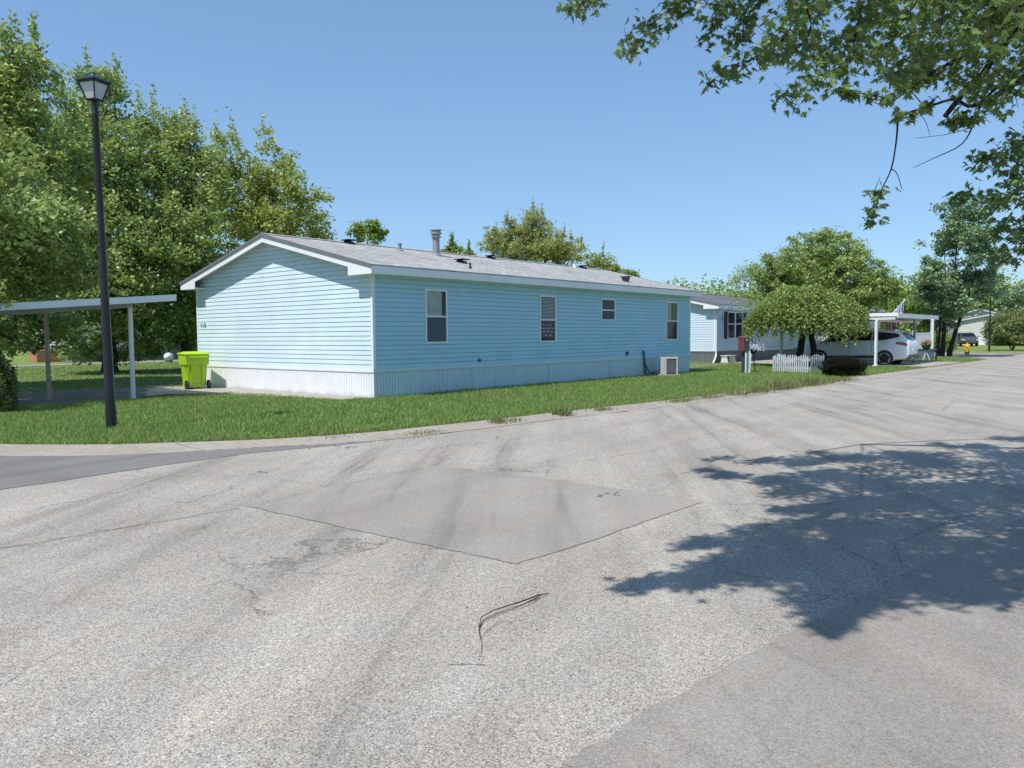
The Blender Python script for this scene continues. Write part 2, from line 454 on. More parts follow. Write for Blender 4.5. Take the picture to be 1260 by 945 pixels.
def asphalt(name, tone, tint=(1., .923, .812), grain=1., smoothness=0., streak=36, crack=1., streaks=1.):
    t = NT(name); v = t.coord()
    vo = t.node('ShaderNodeTexVoronoi'); vo.inputs['Scale'].default_value = 190; t.link(v, vo.inputs['Vector'])
    sep = t.node('ShaderNodeSeparateColor'); t.link(vo.outputs['Color'], sep.inputs[0])
    stones = t.ramp(sep.outputs[0], [(0, .22), (.25, .75), (.7, 1.12), (.92, 1.3), (1, 1.75)])
    vo2 = t.node('ShaderNodeTexVoronoi'); vo2.inputs['Scale'].default_value = 105; t.link(v, vo2.inputs['Vector'])
    sep2 = t.node('ShaderNodeSeparateColor'); t.link(vo2.outputs['Color'], sep2.inputs[0])
    stones2 = t.ramp(sep2.outputs[1], [(0, .50), (.12, .95), (.85, 1.03), (.97, 1.3)])
    n1 = t.ramp(t.noise(v, 210, 3, .75), [(.3, .62), (.5, 1.), (.7, 1.35)])
    n2 = t.ramp(t.noise(v, 30, 7, .8), [(.34, .88), (.5, 1.), (.66, 1.10)])
    n3 = t.ramp(t.noise(v, .5, 5, .6, .6), [(.3, .88), (.5, 1.), (.7, 1.07)])
    n4 = t.ramp(t.noise(t.aniso(R(streak), .13, 1.9), 1., 6, .6, .35), [(.33, .68), (.44, .94), (.55, 1.02), (.66, 1.11)])
    n5 = t.ramp(t.noise(t.aniso(R(3), .05, 1.6), 1., 4, .6, .3), [(.36, .93), (.5, 1.), (.64, 1.03)])
    c = t.mix(tuple(tone * x for x in tint), stones, grain * .9, 'MULTIPLY')
    for n, f in ((stones2, grain * .8), (n1, grain * .9), (n2, .9), (n3, 1), (n4, streaks), (n5, streaks)): c = t.mix(c, n, f, 'MULTIPLY')
    c = t.mix(c, t.mix(c, (1.02, .965, .92), 1., 'MULTIPLY'), t.ramp(t.noise(v, 1.1, 6, .75), [(.44, 0.), (.66, 1.)]))
    d = t.node('ShaderNodeTexNoise'); d.inputs['Scale'].default_value = 1.9; d.inputs['Detail'].default_value = 10; d.inputs['Roughness'].default_value = .75; t.link(v, d.inputs['Vector'])
    wv = t.mix(v, d.outputs['Color'], .45, 'ADD')
    vc = t.node('ShaderNodeTexVoronoi'); vc.feature = 'DISTANCE_TO_EDGE'; vc.inputs['Scale'].default_value = .8; t.link(wv, vc.inputs['Vector'])
    ck = t.ramp(vc.outputs['Distance'], [(0., 1.), (.003, .7), (.007, 0.)])
    mask = t.ramp(t.noise(v, .6, 4, .7), [(.5, 0.), (.62, 1.)])
    ckm = t.mix((0, 0, 0), ck, mask)
    c = t.mix(c, (.10, .09, .08), t.math('MULTIPLY', ckm, .6 * crack))
    t.base(c)
    h = t.math('ADD', t.math('MULTIPLY', sep.outputs[0], .7), t.math('MULTIPLY', ckm, -1.2))
    t.bump(h, .6 - .3 * smoothness, .006)
    return t.fin(.9, 0, .25)

M = {}
M['road'] = asphalt('weathered_asphalt', .395)
M['road2'] = asphalt('smoother_asphalt', .305, (1., .93, .835), .5, .5, 62, .3, 1.3)
M['patch'] = asphalt('patched_asphalt', .32, (1., .928, .84), .4, .7, 40, .1, .8)
M['strip'] = asphalt('dark_fresh_asphalt', .20, (1., .965, .93), .5, .5, 5, .4, .7)
M['crackfill'] = simple('crack_dirt', (.085, .075, .066), .95, var=.4, scale=30)
M['stain'] = simple('oil_stain', (.17, .155, .145), .85, var=.3, scale=40)
def concrete(name, c, joint=2.4):
    t = NT(name); v = t.coord(); n = t.noise(v, 9, 8, .7); n2 = t.noise(v, 1.2, 4)
    a = t.ramp(n, [(.3, tuple(x * .78 for x in c)), (.7, tuple(x * 1.12 for x in c))])
    a = t.mix(a, t.ramp(n2, [(.3, (.82, .79, .74)), (.65, (1., 1., 1.))]), .9, 'MULTIPLY')
    sx = t.node('ShaderNodeSeparateXYZ'); t.link(v, sx.inputs[0])
    fr = t.math('FRACT', t.math('DIVIDE', sx.outputs[0], joint))
    a = t.mix(a, (.1, .09, .08), t.ramp(fr, [(0, .75), (.006, .75), (.009, 0.)]))
    t.base(a); t.bump(t.noise(v, 60, 5), .3, .004); return t.fin(.9, 0, .3)
M['kerb'] = concrete('kerb_concrete', (.37, .335, .285))
M['drive'] = concrete('shaded_drive', (.17, .165, .155), 3.1)  # concrete darkened: shade under carport and trees is put into the colour
M['slab'] = concrete('slab_concrete', (.40, .37, .33), 3.1)
def ground_mat(name, c1, c2, c3):
    t = NT(name); v = t.coord(); n = t.noise(v, .35, 6, .65); n2 = t.noise(v, 9, 6, .75)
    a = t.ramp(n, [(.3, c1), (.5, c2), (.72, c3)]); a = t.mix(a, t.ramp(n2, [(.3, .5), (.7, 1.35)]), .8, 'MULTIPLY')
    t.base(a); t.bump(n2, .8, .05); return t.fin(.95, 0, .15)
M['ground'] = ground_mat('far_grass', (.13, .19, .045), (.18, .25, .06), (.26, .28, .11))
M['lawn'] = ground_mat('lawn_soil', (.10, .16, .035), (.13, .19, .045), (.19, .21, .08))
def blade_mat():
    t = NT('grass_blade'); g = t.node('ShaderNodeNewGeometry'); v = t.coord()
    c = t.ramp(g.outputs['Random Per Island'], [(0, (.135, .235, .05)), (.45, (.225, .36, .08)), (.85, (.34, .45, .14)), (1, (.5, .46, .25))])
    n = t.noise(v, .5, 5, .65)
    c = t.mix(c, (.27, .30, .10), t.ramp(n, [(.5, 0.), (.72, .6)]))
    sx = t.node('ShaderNodeSeparateXYZ'); t.link(v, sx.inputs[0])
    # drier towards the kerb
    dry = t.ramp(t.math('ADD', sx.outputs[1], t.math('MULTIPLY', t.noise(v, 2.2, 4), 1.6)), [(0, 0.), (1, 0.)])
    t.base(c); t.fin(.55, 0, .3)
    tr = t.node('ShaderNodeBsdfTranslucent'); t.link(c, tr.inputs['Color'])
    mx = t.node('ShaderNodeMixShader'); mx.inputs[0].default_value = .35
    t.link(t.p.outputs[0], mx.inputs[1]); t.link(tr.outputs[0], mx.inputs[2]); t.link(mx.outputs[0], t.out.inputs['Surface'])
    return t.m
M['blade'] = blade_mat()
M['dryweed'] = leaf_mat('dry_weed', (.2, .17, .07), (.2, .21, .08), (.12, .18, .05), .2)

def vinyl(name, c, var=.07, dirt=.25):
    t = NT(name); v = t.coord(); n = t.noise(v, 1.1, 6, .65); sv = t.coord(scale=(1.5, 1.5, .25)); n2 = t.noise(sv, 3, 7, .7)
    a = t.ramp(n, [(.3, tuple(x * (1 - var) for x in c)), (.7, tuple(min(1, x * (1 + var)) for x in c))])
    a = t.mix(a, (.55, .53, .46), t.ramp(n2, [(.5, 0.), (.8, dirt)]))
    t.base(a); t.bump(t.noise(v, 1.7, 2), .25, .03); return t.fin(.5, 0, .35)
M['siding_faded'] = vinyl('sunlit_blue_siding', (.62, .75, .82))  # same siding, paler: sunlight on the gable is painted into the colour
M['siding'] = vinyl('blue_vinyl_siding', (.37, .615, .76))  # darker, bluer copy: the long wall's shade is put into the colour
M['siding2_faded'] = vinyl('sunlit_pale_siding', (.58, .69, .79))  # whiter copy for the second home's gable, sunlight painted in
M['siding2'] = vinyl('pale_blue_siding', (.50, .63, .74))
M['siding3'] = vinyl('grey_siding', (.50, .54, .58))
M['siding4'] = vinyl('offwhite_siding', (.62, .62, .6))
def skirtmat(name, c):
    t = NT(name); v = t.coord(); sx = t.node('ShaderNodeSeparateXYZ'); t.link(v, sx.inputs[0])
    n = t.noise(v, 2.3, 7, .7)
    low = t.ramp(t.math('ADD', sx.outputs[2], t.math('MULTIPLY', n, .35)), [(.18, .55), (.34, 0.)])
    a = t.ramp(n, [(.3, tuple(x * .94 for x in c)), (.7, tuple(min(1, x * 1.05) for x in c))])
    a = t.mix(a, (.30, .33, .22), low); t.base(a); return t.fin(.5, 0, .35)
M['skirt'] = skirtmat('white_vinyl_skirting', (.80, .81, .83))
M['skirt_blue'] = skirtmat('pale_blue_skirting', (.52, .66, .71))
M['skirt_grey'] = skirtmat('grey_skirting', (.16, .17, .18))
M['white'] = vinyl('white_painted_metal', (.78, .80, .82), .04, .12)
M['offwhite'] = vinyl('weathered_white', (.66, .67, .66), .08, .3)
def shingles(name, c):
    t = NT(name); v = t.coord(); b = t.node('ShaderNodeTexBrick'); b.offset = .5
    b.inputs['Scale'].default_value = 1; b.inputs['Brick Width'].default_value = .32; b.inputs['Row Height'].default_value = .14
    b.inputs['Mortar Size'].default_value = .006; b.inputs['Bias'].default_value = .1
    b.inputs['Color1'].default_value = tuple(x * .80 for x in c) + (1,); b.inputs['Color2'].default_value = tuple(x * 1.2 for x in c) + (1,)
    b.inputs['Mortar'].default_value = tuple(x * .4 for x in c) + (1,); t.link(v, b.inputs['Vector'])
    a = t.mix(b.outputs['Color'], t.ramp(t.noise(v, 120, 3, .8), [(.3, .7), (.7, 1.3)]), .8, 'MULTIPLY')
    a = t.mix(a, t.ramp(t.noise(v, .7, 5), [(.3, .85), (.7, 1.1)]), .9, 'MULTIPLY')
    t.base(a); t.bump(b.outputs['Fac'], .6, -.01); return t.fin(.93, 0, .2)
M['shingle'] = shingles('grey_shingles', (.36, .355, .345))
M['shingle_dark'] = shingles('dark_shingles', (.15, .15, .155))
M['dark_edge'] = simple('dark_drip_edge', (.16, .165, .19), .6)
M['black'] = simple('black_painted_metal', (.012, .013, .018), .38, 0, .3, 6)
M['dkgrey'] = simple('dark_grey_plastic', (.05, .05, .055), .5)
M['casing'] = simple('beige_grey_casing', (.46, .46, .45), .55)
M['fence_shaded'] = vinyl('shaded_grey_white_paint', (.50, .53, .57), .08, .2)  # white fence greyed: the tree's shade is put into the paint colour
M['grey'] = simple('galvanised_metal', (.30, .31, .33), .45, .5)
M['midgrey'] = simple('painted_grey', (.25, .26, .28), .5)
M['lime'] = simple('lime_green_plastic', (.42, .63, .02), .42, 0, .05, 3, .5)
M['rubber'] = simple('black_rubber', (.018, .018, .02), .75)
def glass(name, c=(.022, .026, .05), rough=.05, spec=.3):
    t = NT(name); v = t.coord(); t.base(c)
    t.bump(t.noise(v, .9, 2), .03, .05); return t.fin(rough, 0, spec)
M['glass'] = glass('window_glass')
M['carglass'] = glass('tinted_car_glass', (.008, .01, .013), .05, .6)
M['screen'] = simple('insect_screen', (.085, .10, .135), .75, 0, .15, 12)
M['curtain'] = simple('pale_curtain', (.36, .42, .42), .85, 0, .2, 5)
M['curtain_d'] = simple('dark_curtain', (.05, .05, .055), .85, 0, .4, 8)
M['sagecurtain'] = simple('sage_curtain', (.16, .22, .15), .85, 0, .5, 9)
M['blind'] = simple('white_blind', (.42, .45, .5), .6)
M['ink'] = simple('pale_writing', (.75, .76, .8), .7)
M['frost'] = simple('frosted_lantern_glass', (.50, .53, .56), .3, 0, .08, 3)
M['bark'] = simple('brown_bark', (.085, .065, .05), .95, 0, .45, 14)
M['bark_d'] = simple('dark_bark', (.022, .018, .016), .92, 0, .5, 20)
M['twig'] = simple('fallen_twig_bark', (.05, .035, .028), .9, 0, .4, 30)
M['maple'] = leaf_mat('silver_maple_leaf', (0.046, 0.099, 0.026), (0.079, 0.152, 0.039), (0.209, 0.322, 0.097), .24)
M['mapleA'] = leaf_mat('maple_leaf', (0.126, 0.195, 0.048), (0.216, 0.314, 0.076), (0.568, 0.642, 0.210), .3)
M['mapleB'] = leaf_mat('mid_green_leaf', (0.098, 0.179, 0.045), (0.185, 0.292, 0.071), (0.463, 0.553, 0.192), .3)
M['mapleD'] = leaf_mat('yellow_green_leaf', (0.153, 0.212, 0.045), (0.250, 0.327, 0.067), (0.471, 0.501, 0.147), .38)
M['lacy'] = leaf_mat('lacy_yellow_leaf', (0.197, 0.242, 0.068), (0.304, 0.350, 0.107), (0.456, 0.470, 0.197), .35)
M['dkleaf'] = leaf_mat('blue_green_leaf', (0.061, 0.125, 0.061), (0.125, 0.222, 0.106), (0.374, 0.509, 0.289), .22)
M['brleaf'] = leaf_mat('bright_green_leaf', (0.112, 0.187, 0.039), (0.187, 0.297, 0.054), (0.332, 0.425, 0.097), .33)
M['weepleaf'] = leaf_mat('weeping_leaf', (0.092, 0.158, 0.033), (0.171, 0.256, 0.053), (0.374, 0.466, 0.134), .3)
M['yew'] = leaf_mat('yew_needles', (0.048, 0.088, 0.022), (0.096, 0.144, 0.032), (0.208, 0.240, 0.056), .15)
M['darkbush'] = leaf_mat('purple_dark_leaf', (0.004, 0.004, 0.004), (0.007, 0.007, 0.006), (0.013, 0.016, 0.009), .1, .9, .05)
M['brown'] = simple('rust_brown_paint', (.14, .055, .048), .55)
M['wood'] = simple('brown_timber', (.22, .13, .075), .8)
M['carpaint'] = simple('silver_white_car_paint', (.76, .78, .81), .22, .1, .02, 1, .6)
M['carpaint2'] = simple('dark_car_paint', (.09, .075, .08), .25, .2, .03, 1, .6)
M['taillight'] = simple('red_tail_lamp', (.30, .012, .02), .15, 0, .1, 4, .7)
M['headlight'] = simple('clear_head_lamp', (.45, .48, .52), .1, 0, .1, 4, .8)
M['alloy'] = simple('alloy_wheel', (.62, .63, .65), .35, .5)
M['cladding'] = simple('dark_cladding', (.055, .058, .062), .55)
M['yellow'] = simple('yellow_hydrant_paint', (.62, .36, .02), .45)
M['green_p'] = simple('dark_green_paint', (.035, .08, .045), .5)
M['teal'] = simple('blue_grey_tub', (.13, .2, .24), .6)
M['flower_o'] = leaf_mat('orange_flower', (.5, .14, .05), (.6, .3, .12), (.3, .35, .1), .2)
M['flower_w'] = leaf_mat('pale_flower', (.5, .5, .62), (.65, .66, .72), (.4, .42, .55), .2)
M['orange_wood'] = simple('orange_brown_board', (.42, .2, .1), .8)
M['dark_in'] = simple('dark_interior', (.02, .022, .026), .9)
M['shutter'] = simple('navy_shutter', (.012, .016, .03), .6)

# ------------------------------------------------------------------ camera, sun, sky
YAW = .700857; F_PX = 965.877; PITCH = .0613405; ROLL = .00729584
right = Vector((math.sin(YAW), -math.cos(YAW), 0)); fwd = Vector((math.cos(YAW), math.sin(YAW), 0))
CAM = Vector((-12.836, -15.374, 1.6))
cp, sp = math.cos(PITCH), math.sin(PITCH)
f2 = fwd * cp - Vector((0, 0, 1)) * sp; u2 = fwd * sp + Vector((0, 0, 1)) * cp
c_, s_ = math.cos(ROLL), math.sin(ROLL)
ax = right * c_ - u2 * s_; ay = right * s_ + u2 * c_; az = -f2
cam = bpy.data.objects.new('camera', bpy.data.cameras.new('camera')); col.objects.link(cam)
cam.matrix_world = Matrix(((ax.x, ay.x, az.x, CAM.x), (ax.y, ay.y, az.y, CAM.y), (ax.z, ay.z, az.z, CAM.z), (0, 0, 0, 1)))
cam.data.sensor_width = 36; cam.data.lens = F_PX / 1260 * 36; cam.data.clip_end = 3000; cam.data.clip_start = .05
sc.camera = cam
SUN_EL = R(60); toS = Vector((-math.cos(R(3)) * math.cos(SUN_EL), math.sin(R(3)) * math.cos(SUN_EL), math.sin(SUN_EL)))
sun = bpy.data.objects.new('sun', bpy.data.lights.new('sun', 'SUN')); col.objects.link(sun)
sun.data.energy = 5.0; sun.data.angle = R(.53); sun.data.color = (1., .96, .895)
sun.rotation_euler = toS.to_track_quat('Z', 'Y').to_euler(); sun.location = (0, 0, 30)
w = bpy.data.worlds.new('World'); sc.world = w; w.use_nodes = True
nt = w.node_tree; sky = nt.nodes.new('ShaderNodeTexSky'); sky.sky_type = 'NISHITA'; sky.sun_disc = False
sky.sun_elevation = SUN_EL; sky.sun_rotation = math.atan2(toS.x, toS.y)
sky.air_density = 1.0; sky.dust_density = .35; sky.ozone_density = 2.2; sky.altitude = 200
bg = nt.nodes['Background']
def vm(op, a, b):
    x = nt.nodes.new('ShaderNodeVectorMath'); x.operation = op; nt.links.new(a, x.inputs[0]); x.inputs[1].default_value = b; return x.outputs[0]
gm = nt.nodes.new('ShaderNodeGamma'); gm.inputs[1].default_value = .6
nt.links.new(vm('MULTIPLY', sky.outputs[0], (.135, .135, .135)), gm.inputs[0])
nt.links.new(vm('MULTIPLY', gm.outputs[0], (3.93, 5.33, 6.8)), bg.inputs[0]); bg.inputs[1].default_value = .15
sc.view_settings.view_transform = 'Standard'; sc.view_settings.look = 'None'; sc.view_settings.exposure = 0; sc.view_settings.gamma = 1

# ------------------------------------------------------------------ setting: ground, roads, kerbs
def sheet(name, poly, z, mat, cat=None):
    mb = MB(); mb.add([(x, y, z) for x, y in poly], [tuple(range(len(poly)))])
    return tag(mb.build(name, mat), kind='structure')
def smooth_poly(pts, n=4):
    out = []
    for i in range(len(pts) - 1):
        p0 = pts[max(i - 1, 0)]; p1 = pts[i]; p2 = pts[i + 1]; p3 = pts[min(i + 2, len(pts) - 1)]
        for k in range(n):
            t = k / n
            out.append(tuple(.5 * ((2 * b) + (-a + c) * t + (2 * a - 5 * b + 4 * c - d) * t * t + (-a + 3 * b - 3 * c + d) * t ** 3) for a, b, c, d in zip(p0, p1, p2, p3)))
    out.append(pts[-1]); return out
def rag(pts, amp=.03, step=.12):
    out = []
    for i in range(len(pts) - 1):
        a = Vector(pts[i]); b = Vector(pts[i + 1]); L = (b - a).length; n = max(1, int(L / step)); d = (b - a) / L; nrm = Vector((-d.y, d.x))
        for k in range(n):
            out.append(tuple(a + (b - a) * (k / n) + nrm * random.gauss(0, amp)))
    out.append(pts[-1]); return out

sheet('ground', [(-700, -700), (700, -700), (700, 700), (-700, 700)], -.02, M['ground'])
kb = [(-9.6, 14), (-9.5, 3), (-9.2, 0), (-8.79, -1.72), (-8.07, -2.88), (-6.9, -4.05), (-6.06, -4.68), (-4.7, -5.2), (-4.0, -5.32), (-2.04, -5.54), (.65, -5.78), (4, -6.05), (10.5, -6.25), (15.3, -6.45), (24, -6.75), (38, -7.0)]
ki = [(-10.6, 14), (-10.45, 2), (-10.1, -1), (-9.3, -2.9), (-8.15, -4.25), (-6.7, -5.15), (-5.45, -5.82), (-4.64, -6.12), (-3.6, -6.22), (-2.1, -6.35), (.14, -6.5), (2.7, -6.8), (7.4, -7.05), (12.6, -7.25), (20.2, -7.55), (38.2, -7.9)]
kb = smooth_poly(kb); ki = smooth_poly(ki)
kb = [(a[0] + (b[0] - a[0]) * .78, a[1] + (b[1] - a[1]) * .78 + random.gauss(0, .012)) for a, b in zip(ki, kb)]
# the main road and the junction the camera stands in
sheet('road', [(-60, -60), (-26, -60), (-16, -14.3), (-16, -14.31), (-9.2, -14.0), (-9.0, -14.9), (-3, -17.2), (130, -17.2), (130, -7.6), (54.2, -8.2), (54.2, 40), (46.3, 40), (45.8, 10), (45.5, 1), (44.8, -3.4), (43.2, -5.2), (41, -6.8), (39.6, -7.6), (38.2, -7.6)] +
      [(x, y + .05) for x, y in ki[::-1]] + [(-19, 14), (-19, -6), (-60, -7)], 0.0, M['road'])
sheet('side_road', rag([(-10.9, -13.66), (-9.8, -13.72), (-9.0, -13.82), (-8.5, -13.89), (-7.06, -14.09), (-5, -14.4), (-2, -14.95), (0, -15.6)], .010, .1) + [(0, -24), (0, -60), (-26, -60), (-20, -30), (-17.5, -17), (-16, -13.9)], .004, M['road2'])
strip_edge = rag([(-14.5, -5.95), (-10.04, -5.86), (-8.7, -5.72), (-7.0, -5.62), (-5.9, -5.9), (-5.1, -6.06)], .012, .2)
ki_c = [p for p in ki if p[0] < -5.0 and p[1] < 14]
sheet('asphalt_strip', strip_edge + [(x - .01, y - .015) for x, y in ki_c[::-1]] + [(-14.5, 14)], .004, M['strip'])
dia = rag([(-8.83, -8.66), (-7.69, -8.5), (-6.41, -8.39), (-6.1, -8.5), (-6.0, -8.9), (-5.92, -10.5), (-6.01, -11.98), (-6.96, -11.96), (-7.72, -11.96), (-8.68, -11.9), (-8.77, -10.35), (-8.83, -8.66)], .006, .1)
sheet('asphalt_patch', dia[:-1], .004, M['patch'])
# rolled kerb, section swept between the two lines
mb = MB(); n = min(len(kb), len(ki))
prof = [(0., .002), (.03, .008), (.5, .014), (.75, .026), (.92, .045), (.98, .05), (1.02, .048), (1.04, .0)]
for i in range(n):
    a = Vector(ki[i]); b = Vector(kb[i])
    for t_, z_ in prof:
        p = a + (b - a) * t_; mb.v.append((p.x, p.y, z_ + random.gauss(0, .0015)))
m = len(prof)
for i in range(n - 1):
    for k in range(m - 1): mb.f.append((i * m + k, i * m + k + 1, (i + 1) * m + k + 1, (i + 1) * m + k))
mb.build('kerb', M['kerb'], kind='structure')
# kerb of the island tip
mb = MB(); tip_in = smooth_poly([(38.0, -7.9), (39.8, -8.05), (41.6, -7.2), (43.9, -5.6), (45.2, -3.4), (45.9, 1), (46.2, 10), (46.6, 40)]); tip_out = smooth_poly([(38.0, -7.0), (39.4, -7.2), (41, -6.4), (43.1, -4.9), (44.3, -3.1), (45.0, 1), (45.3, 10), (45.7, 40)])
for i in range(len(tip_in)):
    a = Vector(tip_in[i]); b = Vector(tip_out[i])
    for t_, z_ in prof:
        p = a + (b - a) * t_; mb.v.append((p.x, p.y, z_ + .001))
for i in range(len(tip_in) - 1):
    for k in range(m - 1): mb.f.append((i * m + k, i * m + k + 1, (i + 1) * m + k + 1, (i + 1) * m + k))
mb.build('kerb', M['kerb'], kind='structure')
lawn_poly = [(x, y) for x, y in kb] + tip_out[1:] + [(-9.6, 40)]
sheet('lawn', lawn_poly, .035, M['lawn'])
# far kerb of the side street and far lawn sheet
mb = MB(); mb.prism([(54.2, 40), (54.0, -5.6), (55, -7.6), (58, -8.2), (130, -8.0), (130, -7.4), (58, -7.6), (55.6, -7.1), (54.7, -5.4), (54.9, 40)], 0, .09); mb.build('kerb', M['kerb'], kind='structure')
# driveway under the left carport, path along the gable, drive under the right carport
sheet('driveway', rag([(-9.5, 4.6), (-6.9, 4.55), (-4.2, 4.9), (-3.3, 5.5), (-2.4, 5.9), (-1.9, 5.2), (-1.0, 2.0), (-.85, .3)], .05, .25) + [(-.02, .1), (-.02, 8.7), (-1, 10.2), (-9.5, 10)], .058, M['drive'])
sheet('path', rag([(-3.2, 5.6), (-2.4, 5.9), (-1.9, 5.2), (-1.0, 2.0), (-.85, .3)], .05, .25) + [(-.02, .1), (-.02, 8.7), (-1.6, 9.0), (-2.2, 7.4)], .062, M['slab'])
sheet('driveway', [(26.6, -7.0), (33.9, -7.15), (33.6, 3), (26.6, 3)], .062, M['slab'])
sheet('road', [(-40, 33), (54.3, 37), (54.3, 40), (-40, 36)], .054, M['road2'])
sheet('path', [(18, 1.9), (26, 1.9), (26, 3.4), (18, 3.4)], .056, M['slab'])
# seams and long cracks
def crack(pts, wid, z=.007, amp=.02, step=.09):
    mb = MB(); q = rag(pts, amp, step); b = len(mb.v)
    for i, p in enumerate(q):
        a = Vector(q[max(i - 1, 0)]); c = Vector(q[min(i + 1, len(q) - 1)]); d = (c - a).normalized(); nn = Vector((-d.y, d.x)); ww = wid * random.uniform(.35, 1.2)
        mb.v.append((p[0] + nn.x * ww, p[1] + nn.y * ww, z)); mb.v.append((p[0] - nn.x * ww, p[1] - nn.y * ww, z))
    for i in range(len(q) - 1): mb.f.append((2 * i, 2 * i + 1, 2 * i + 3, 2 * i + 2))
    return mb
cr = MB()
def addc(pts, wid, amp=.02, step=.09):
    c = crack(pts, wid * .36, .0075, amp, step); cr.add(c.v, c.f)
addc([(-13, -8.4), (-10.86, -8.57), (-10.28, -8.6), (-8.93, -8.72)], .018, .012, .12)
for a, b in zip(dia[:-1], dia[1:]):
    if a[1] < -10.9 or a[0] < -8.5: addc([a, b], .0032, .006, .04)
for a, b in zip(strip_edge[:-1], strip_edge[1:]): addc([a, b], .006, .003, .1)
addc([(-6.64, -13.24), (-6.75, -13.45), (-6.95, -13.62), (-7.18, -13.95)], .009, .012, .05); addc([(-7.1, -14.0), (-6.5, -13.8), (-5.5, -13.95), (-4.2, -14.3)], .008, .012, .05)
addc([(-5.95, -12.2), (-5.4, -12.9), (-4.9, -13.1), (-3.2, -12.6), (-1, -12.9)], .009)
addc([(-5.9, -9.4), (-3.5, -9.9), (-1, -9.7), (3, -10.1), (8, -9.9)], .008, .04)
addc([(-5.4, -7.3), (-3.5, -7.6), (0, -7.9), (5, -8.3)], .007, .04); addc([(2, -8.9), (7, -8.8), (14, -9.3), (24, -9.2)], .012, .05, .2)
addc([(-8.2, -7.2), (-6.8, -7.0), (-5.6, -6.7), (-4.9, -6.9)], .007, .04); addc([(-7.7, -8.5), (-7.9, -7.3), (-8.6, -6.4), (-8.5, -5.8)], .005, .04)
addc([(-6.1, -8.5), (-5.2, -7.6), (-4.6, -7.3), (-4.3, -6.4)], .006, .04); addc([(-2, -11.2), (-1.2, -9.9), (-1.5, -8.4), (-.6, -7)], .006, .05)
addc([(5, -11.8), (12, -10.9), (22, -11.2)], .012, .06, .3)
for a, b in zip(ki[18:-2:1], ki[19:-1:1]):
    if random.random() < .85: addc([(a[0], a[1] - .01), (b[0], b[1] - .01)], .05 if random.random() < .25 else .022, .012, .12)
cr.build('road_crack', M['crackfill'], kind='structure')
st = MB()
for (cx, cy, rr, n_) in ((-6.35, -11.05, .09, 9), (-6.2, -11.14, .06, 6), (-7.7, -7.1, .12, 7), (-5.75, -6.3, .3, 14)):
    for q_ in range(n_):
        x = random.gauss(cx, rr * .6); y = random.gauss(cy, rr * .35); r = random.uniform(.006, .026); k = 9
        st.add([(x + r * random.uniform(.4, 1.5) * math.cos(math.tau * i / k), y + r * random.uniform(.4, 1.2) * math.sin(math.tau * i / k), .0085 + q_ * .00002) for i in range(k)], [tuple(range(k))])
st.build('road_stain', M['stain'], kind='structure')

# ------------------------------------------------------------------ grass
def inside(poly, X, Y):
    r = np.zeros(len(X), bool); j = len(poly) - 1
    for i in range(len(poly)):
        xi, yi = poly[i]; xj, yj = poly[j]
        c = ((yi > Y) != (yj > Y)) & (X < (xj - xi) * (Y - yi) / (yj - yi + 1e-12) + xi); r ^= c; j = i
    return r
def blades(name, X, Y, Z, hgt, wid, mat, lean=.5):
    n = len(X); a = rng.uniform(0, 2 * math.pi, n); L = rng.uniform(0, lean, n) * hgt; b = rng.uniform(0, 2 * math.pi, n)
    V = np.zeros((n, 3, 3)); V[:, 0, 0] = X - np.cos(a) * wid / 2; V[:, 0, 1] = Y - np.sin(a) * wid / 2; V[:, 1, 0] = X + np.cos(a) * wid / 2; V[:, 1, 1] = Y + np.sin(a) * wid / 2
    V[:, 2, 0] = X + np.cos(b) * L; V[:, 2, 1] = Y + np.sin(b) * L; V[:, 0, 2] = V[:, 1, 2] = Z; V[:, 2, 2] = Z + hgt
    return np_mesh(name, V.reshape(-1, 3), np.arange(3 * n).reshape(n, 3), mat)
def scatter_lawn(n, x0, x1, y0, y1):
    X = rng.uniform(x0, x1, n); Y = rng.uniform(y0, y1, n); ok = inside(lawn_poly, X, Y)
    ok &= ~((X > -.05) & (X < 16.9) & (Y > -.03) & (Y < 8.7)); ok &= ~((X > 26.3) & (Y > 3.3))
    ok &= ~((X > -9.6) & (X < 0) & (Y > 4.95) & (Y < 10)); ok &= ~((X > -.8) & (X < 0) & (Y > .3) & (Y < 5.)); ok &= ~((X > 26.5) & (X < 34) & (Y < 3))
    ok &= ~((X > -2.2) & (X < 0) & (Y > 5) & (Y < 9)); ok &= ~((X > -.8-.3*(Y)/5) & (X < 0) & (Y > 1) & (Y < 5.))
    return X[ok], Y[ok]
Xs, Ys = [], []
for n_, b_ in ((120000, (-9.6, 3, -6.4, 5.2)), (60000, (3, 14, -6.6, .2)), (45000, (14, 30, -7.2, 3.5)), (14000, (26, 45, -7.4, 0)), (26000, (-9.5, 20, 9.5, 32))):
    X, Y = scatter_lawn(n_, *b_); Xs.append(X); Ys.append(Y)
X = np.concatenate(Xs); Y = np.concatenate(Ys)
far = np.clip((X * .764 + Y * .645 + 19) / 40, .2, 1.6)
patch_n = .5 + .5 * np.sin(X * 1.7 + np.sin(Y * 2.1) * 1.3) * np.sin(Y * 1.9 + np.cos(X * 1.3) * 1.6)
H = rng.uniform(.035, .09, len(X)) * (.75 + .55 * patch_n)
near_kerb = Y < -5.6 - np.clip(X, 0, 30) * .03; H[near_kerb] *= .6
tall = rng.random(len(X)) < .01; H[tall] *= 1.7
g = blades('grass', X, Y, np.full(len(X), .035), H, (.011 + .02 * far), M['blade'], .7)
tag(g, 'short green grass covering the lawns', 'grass', kind='stuff')
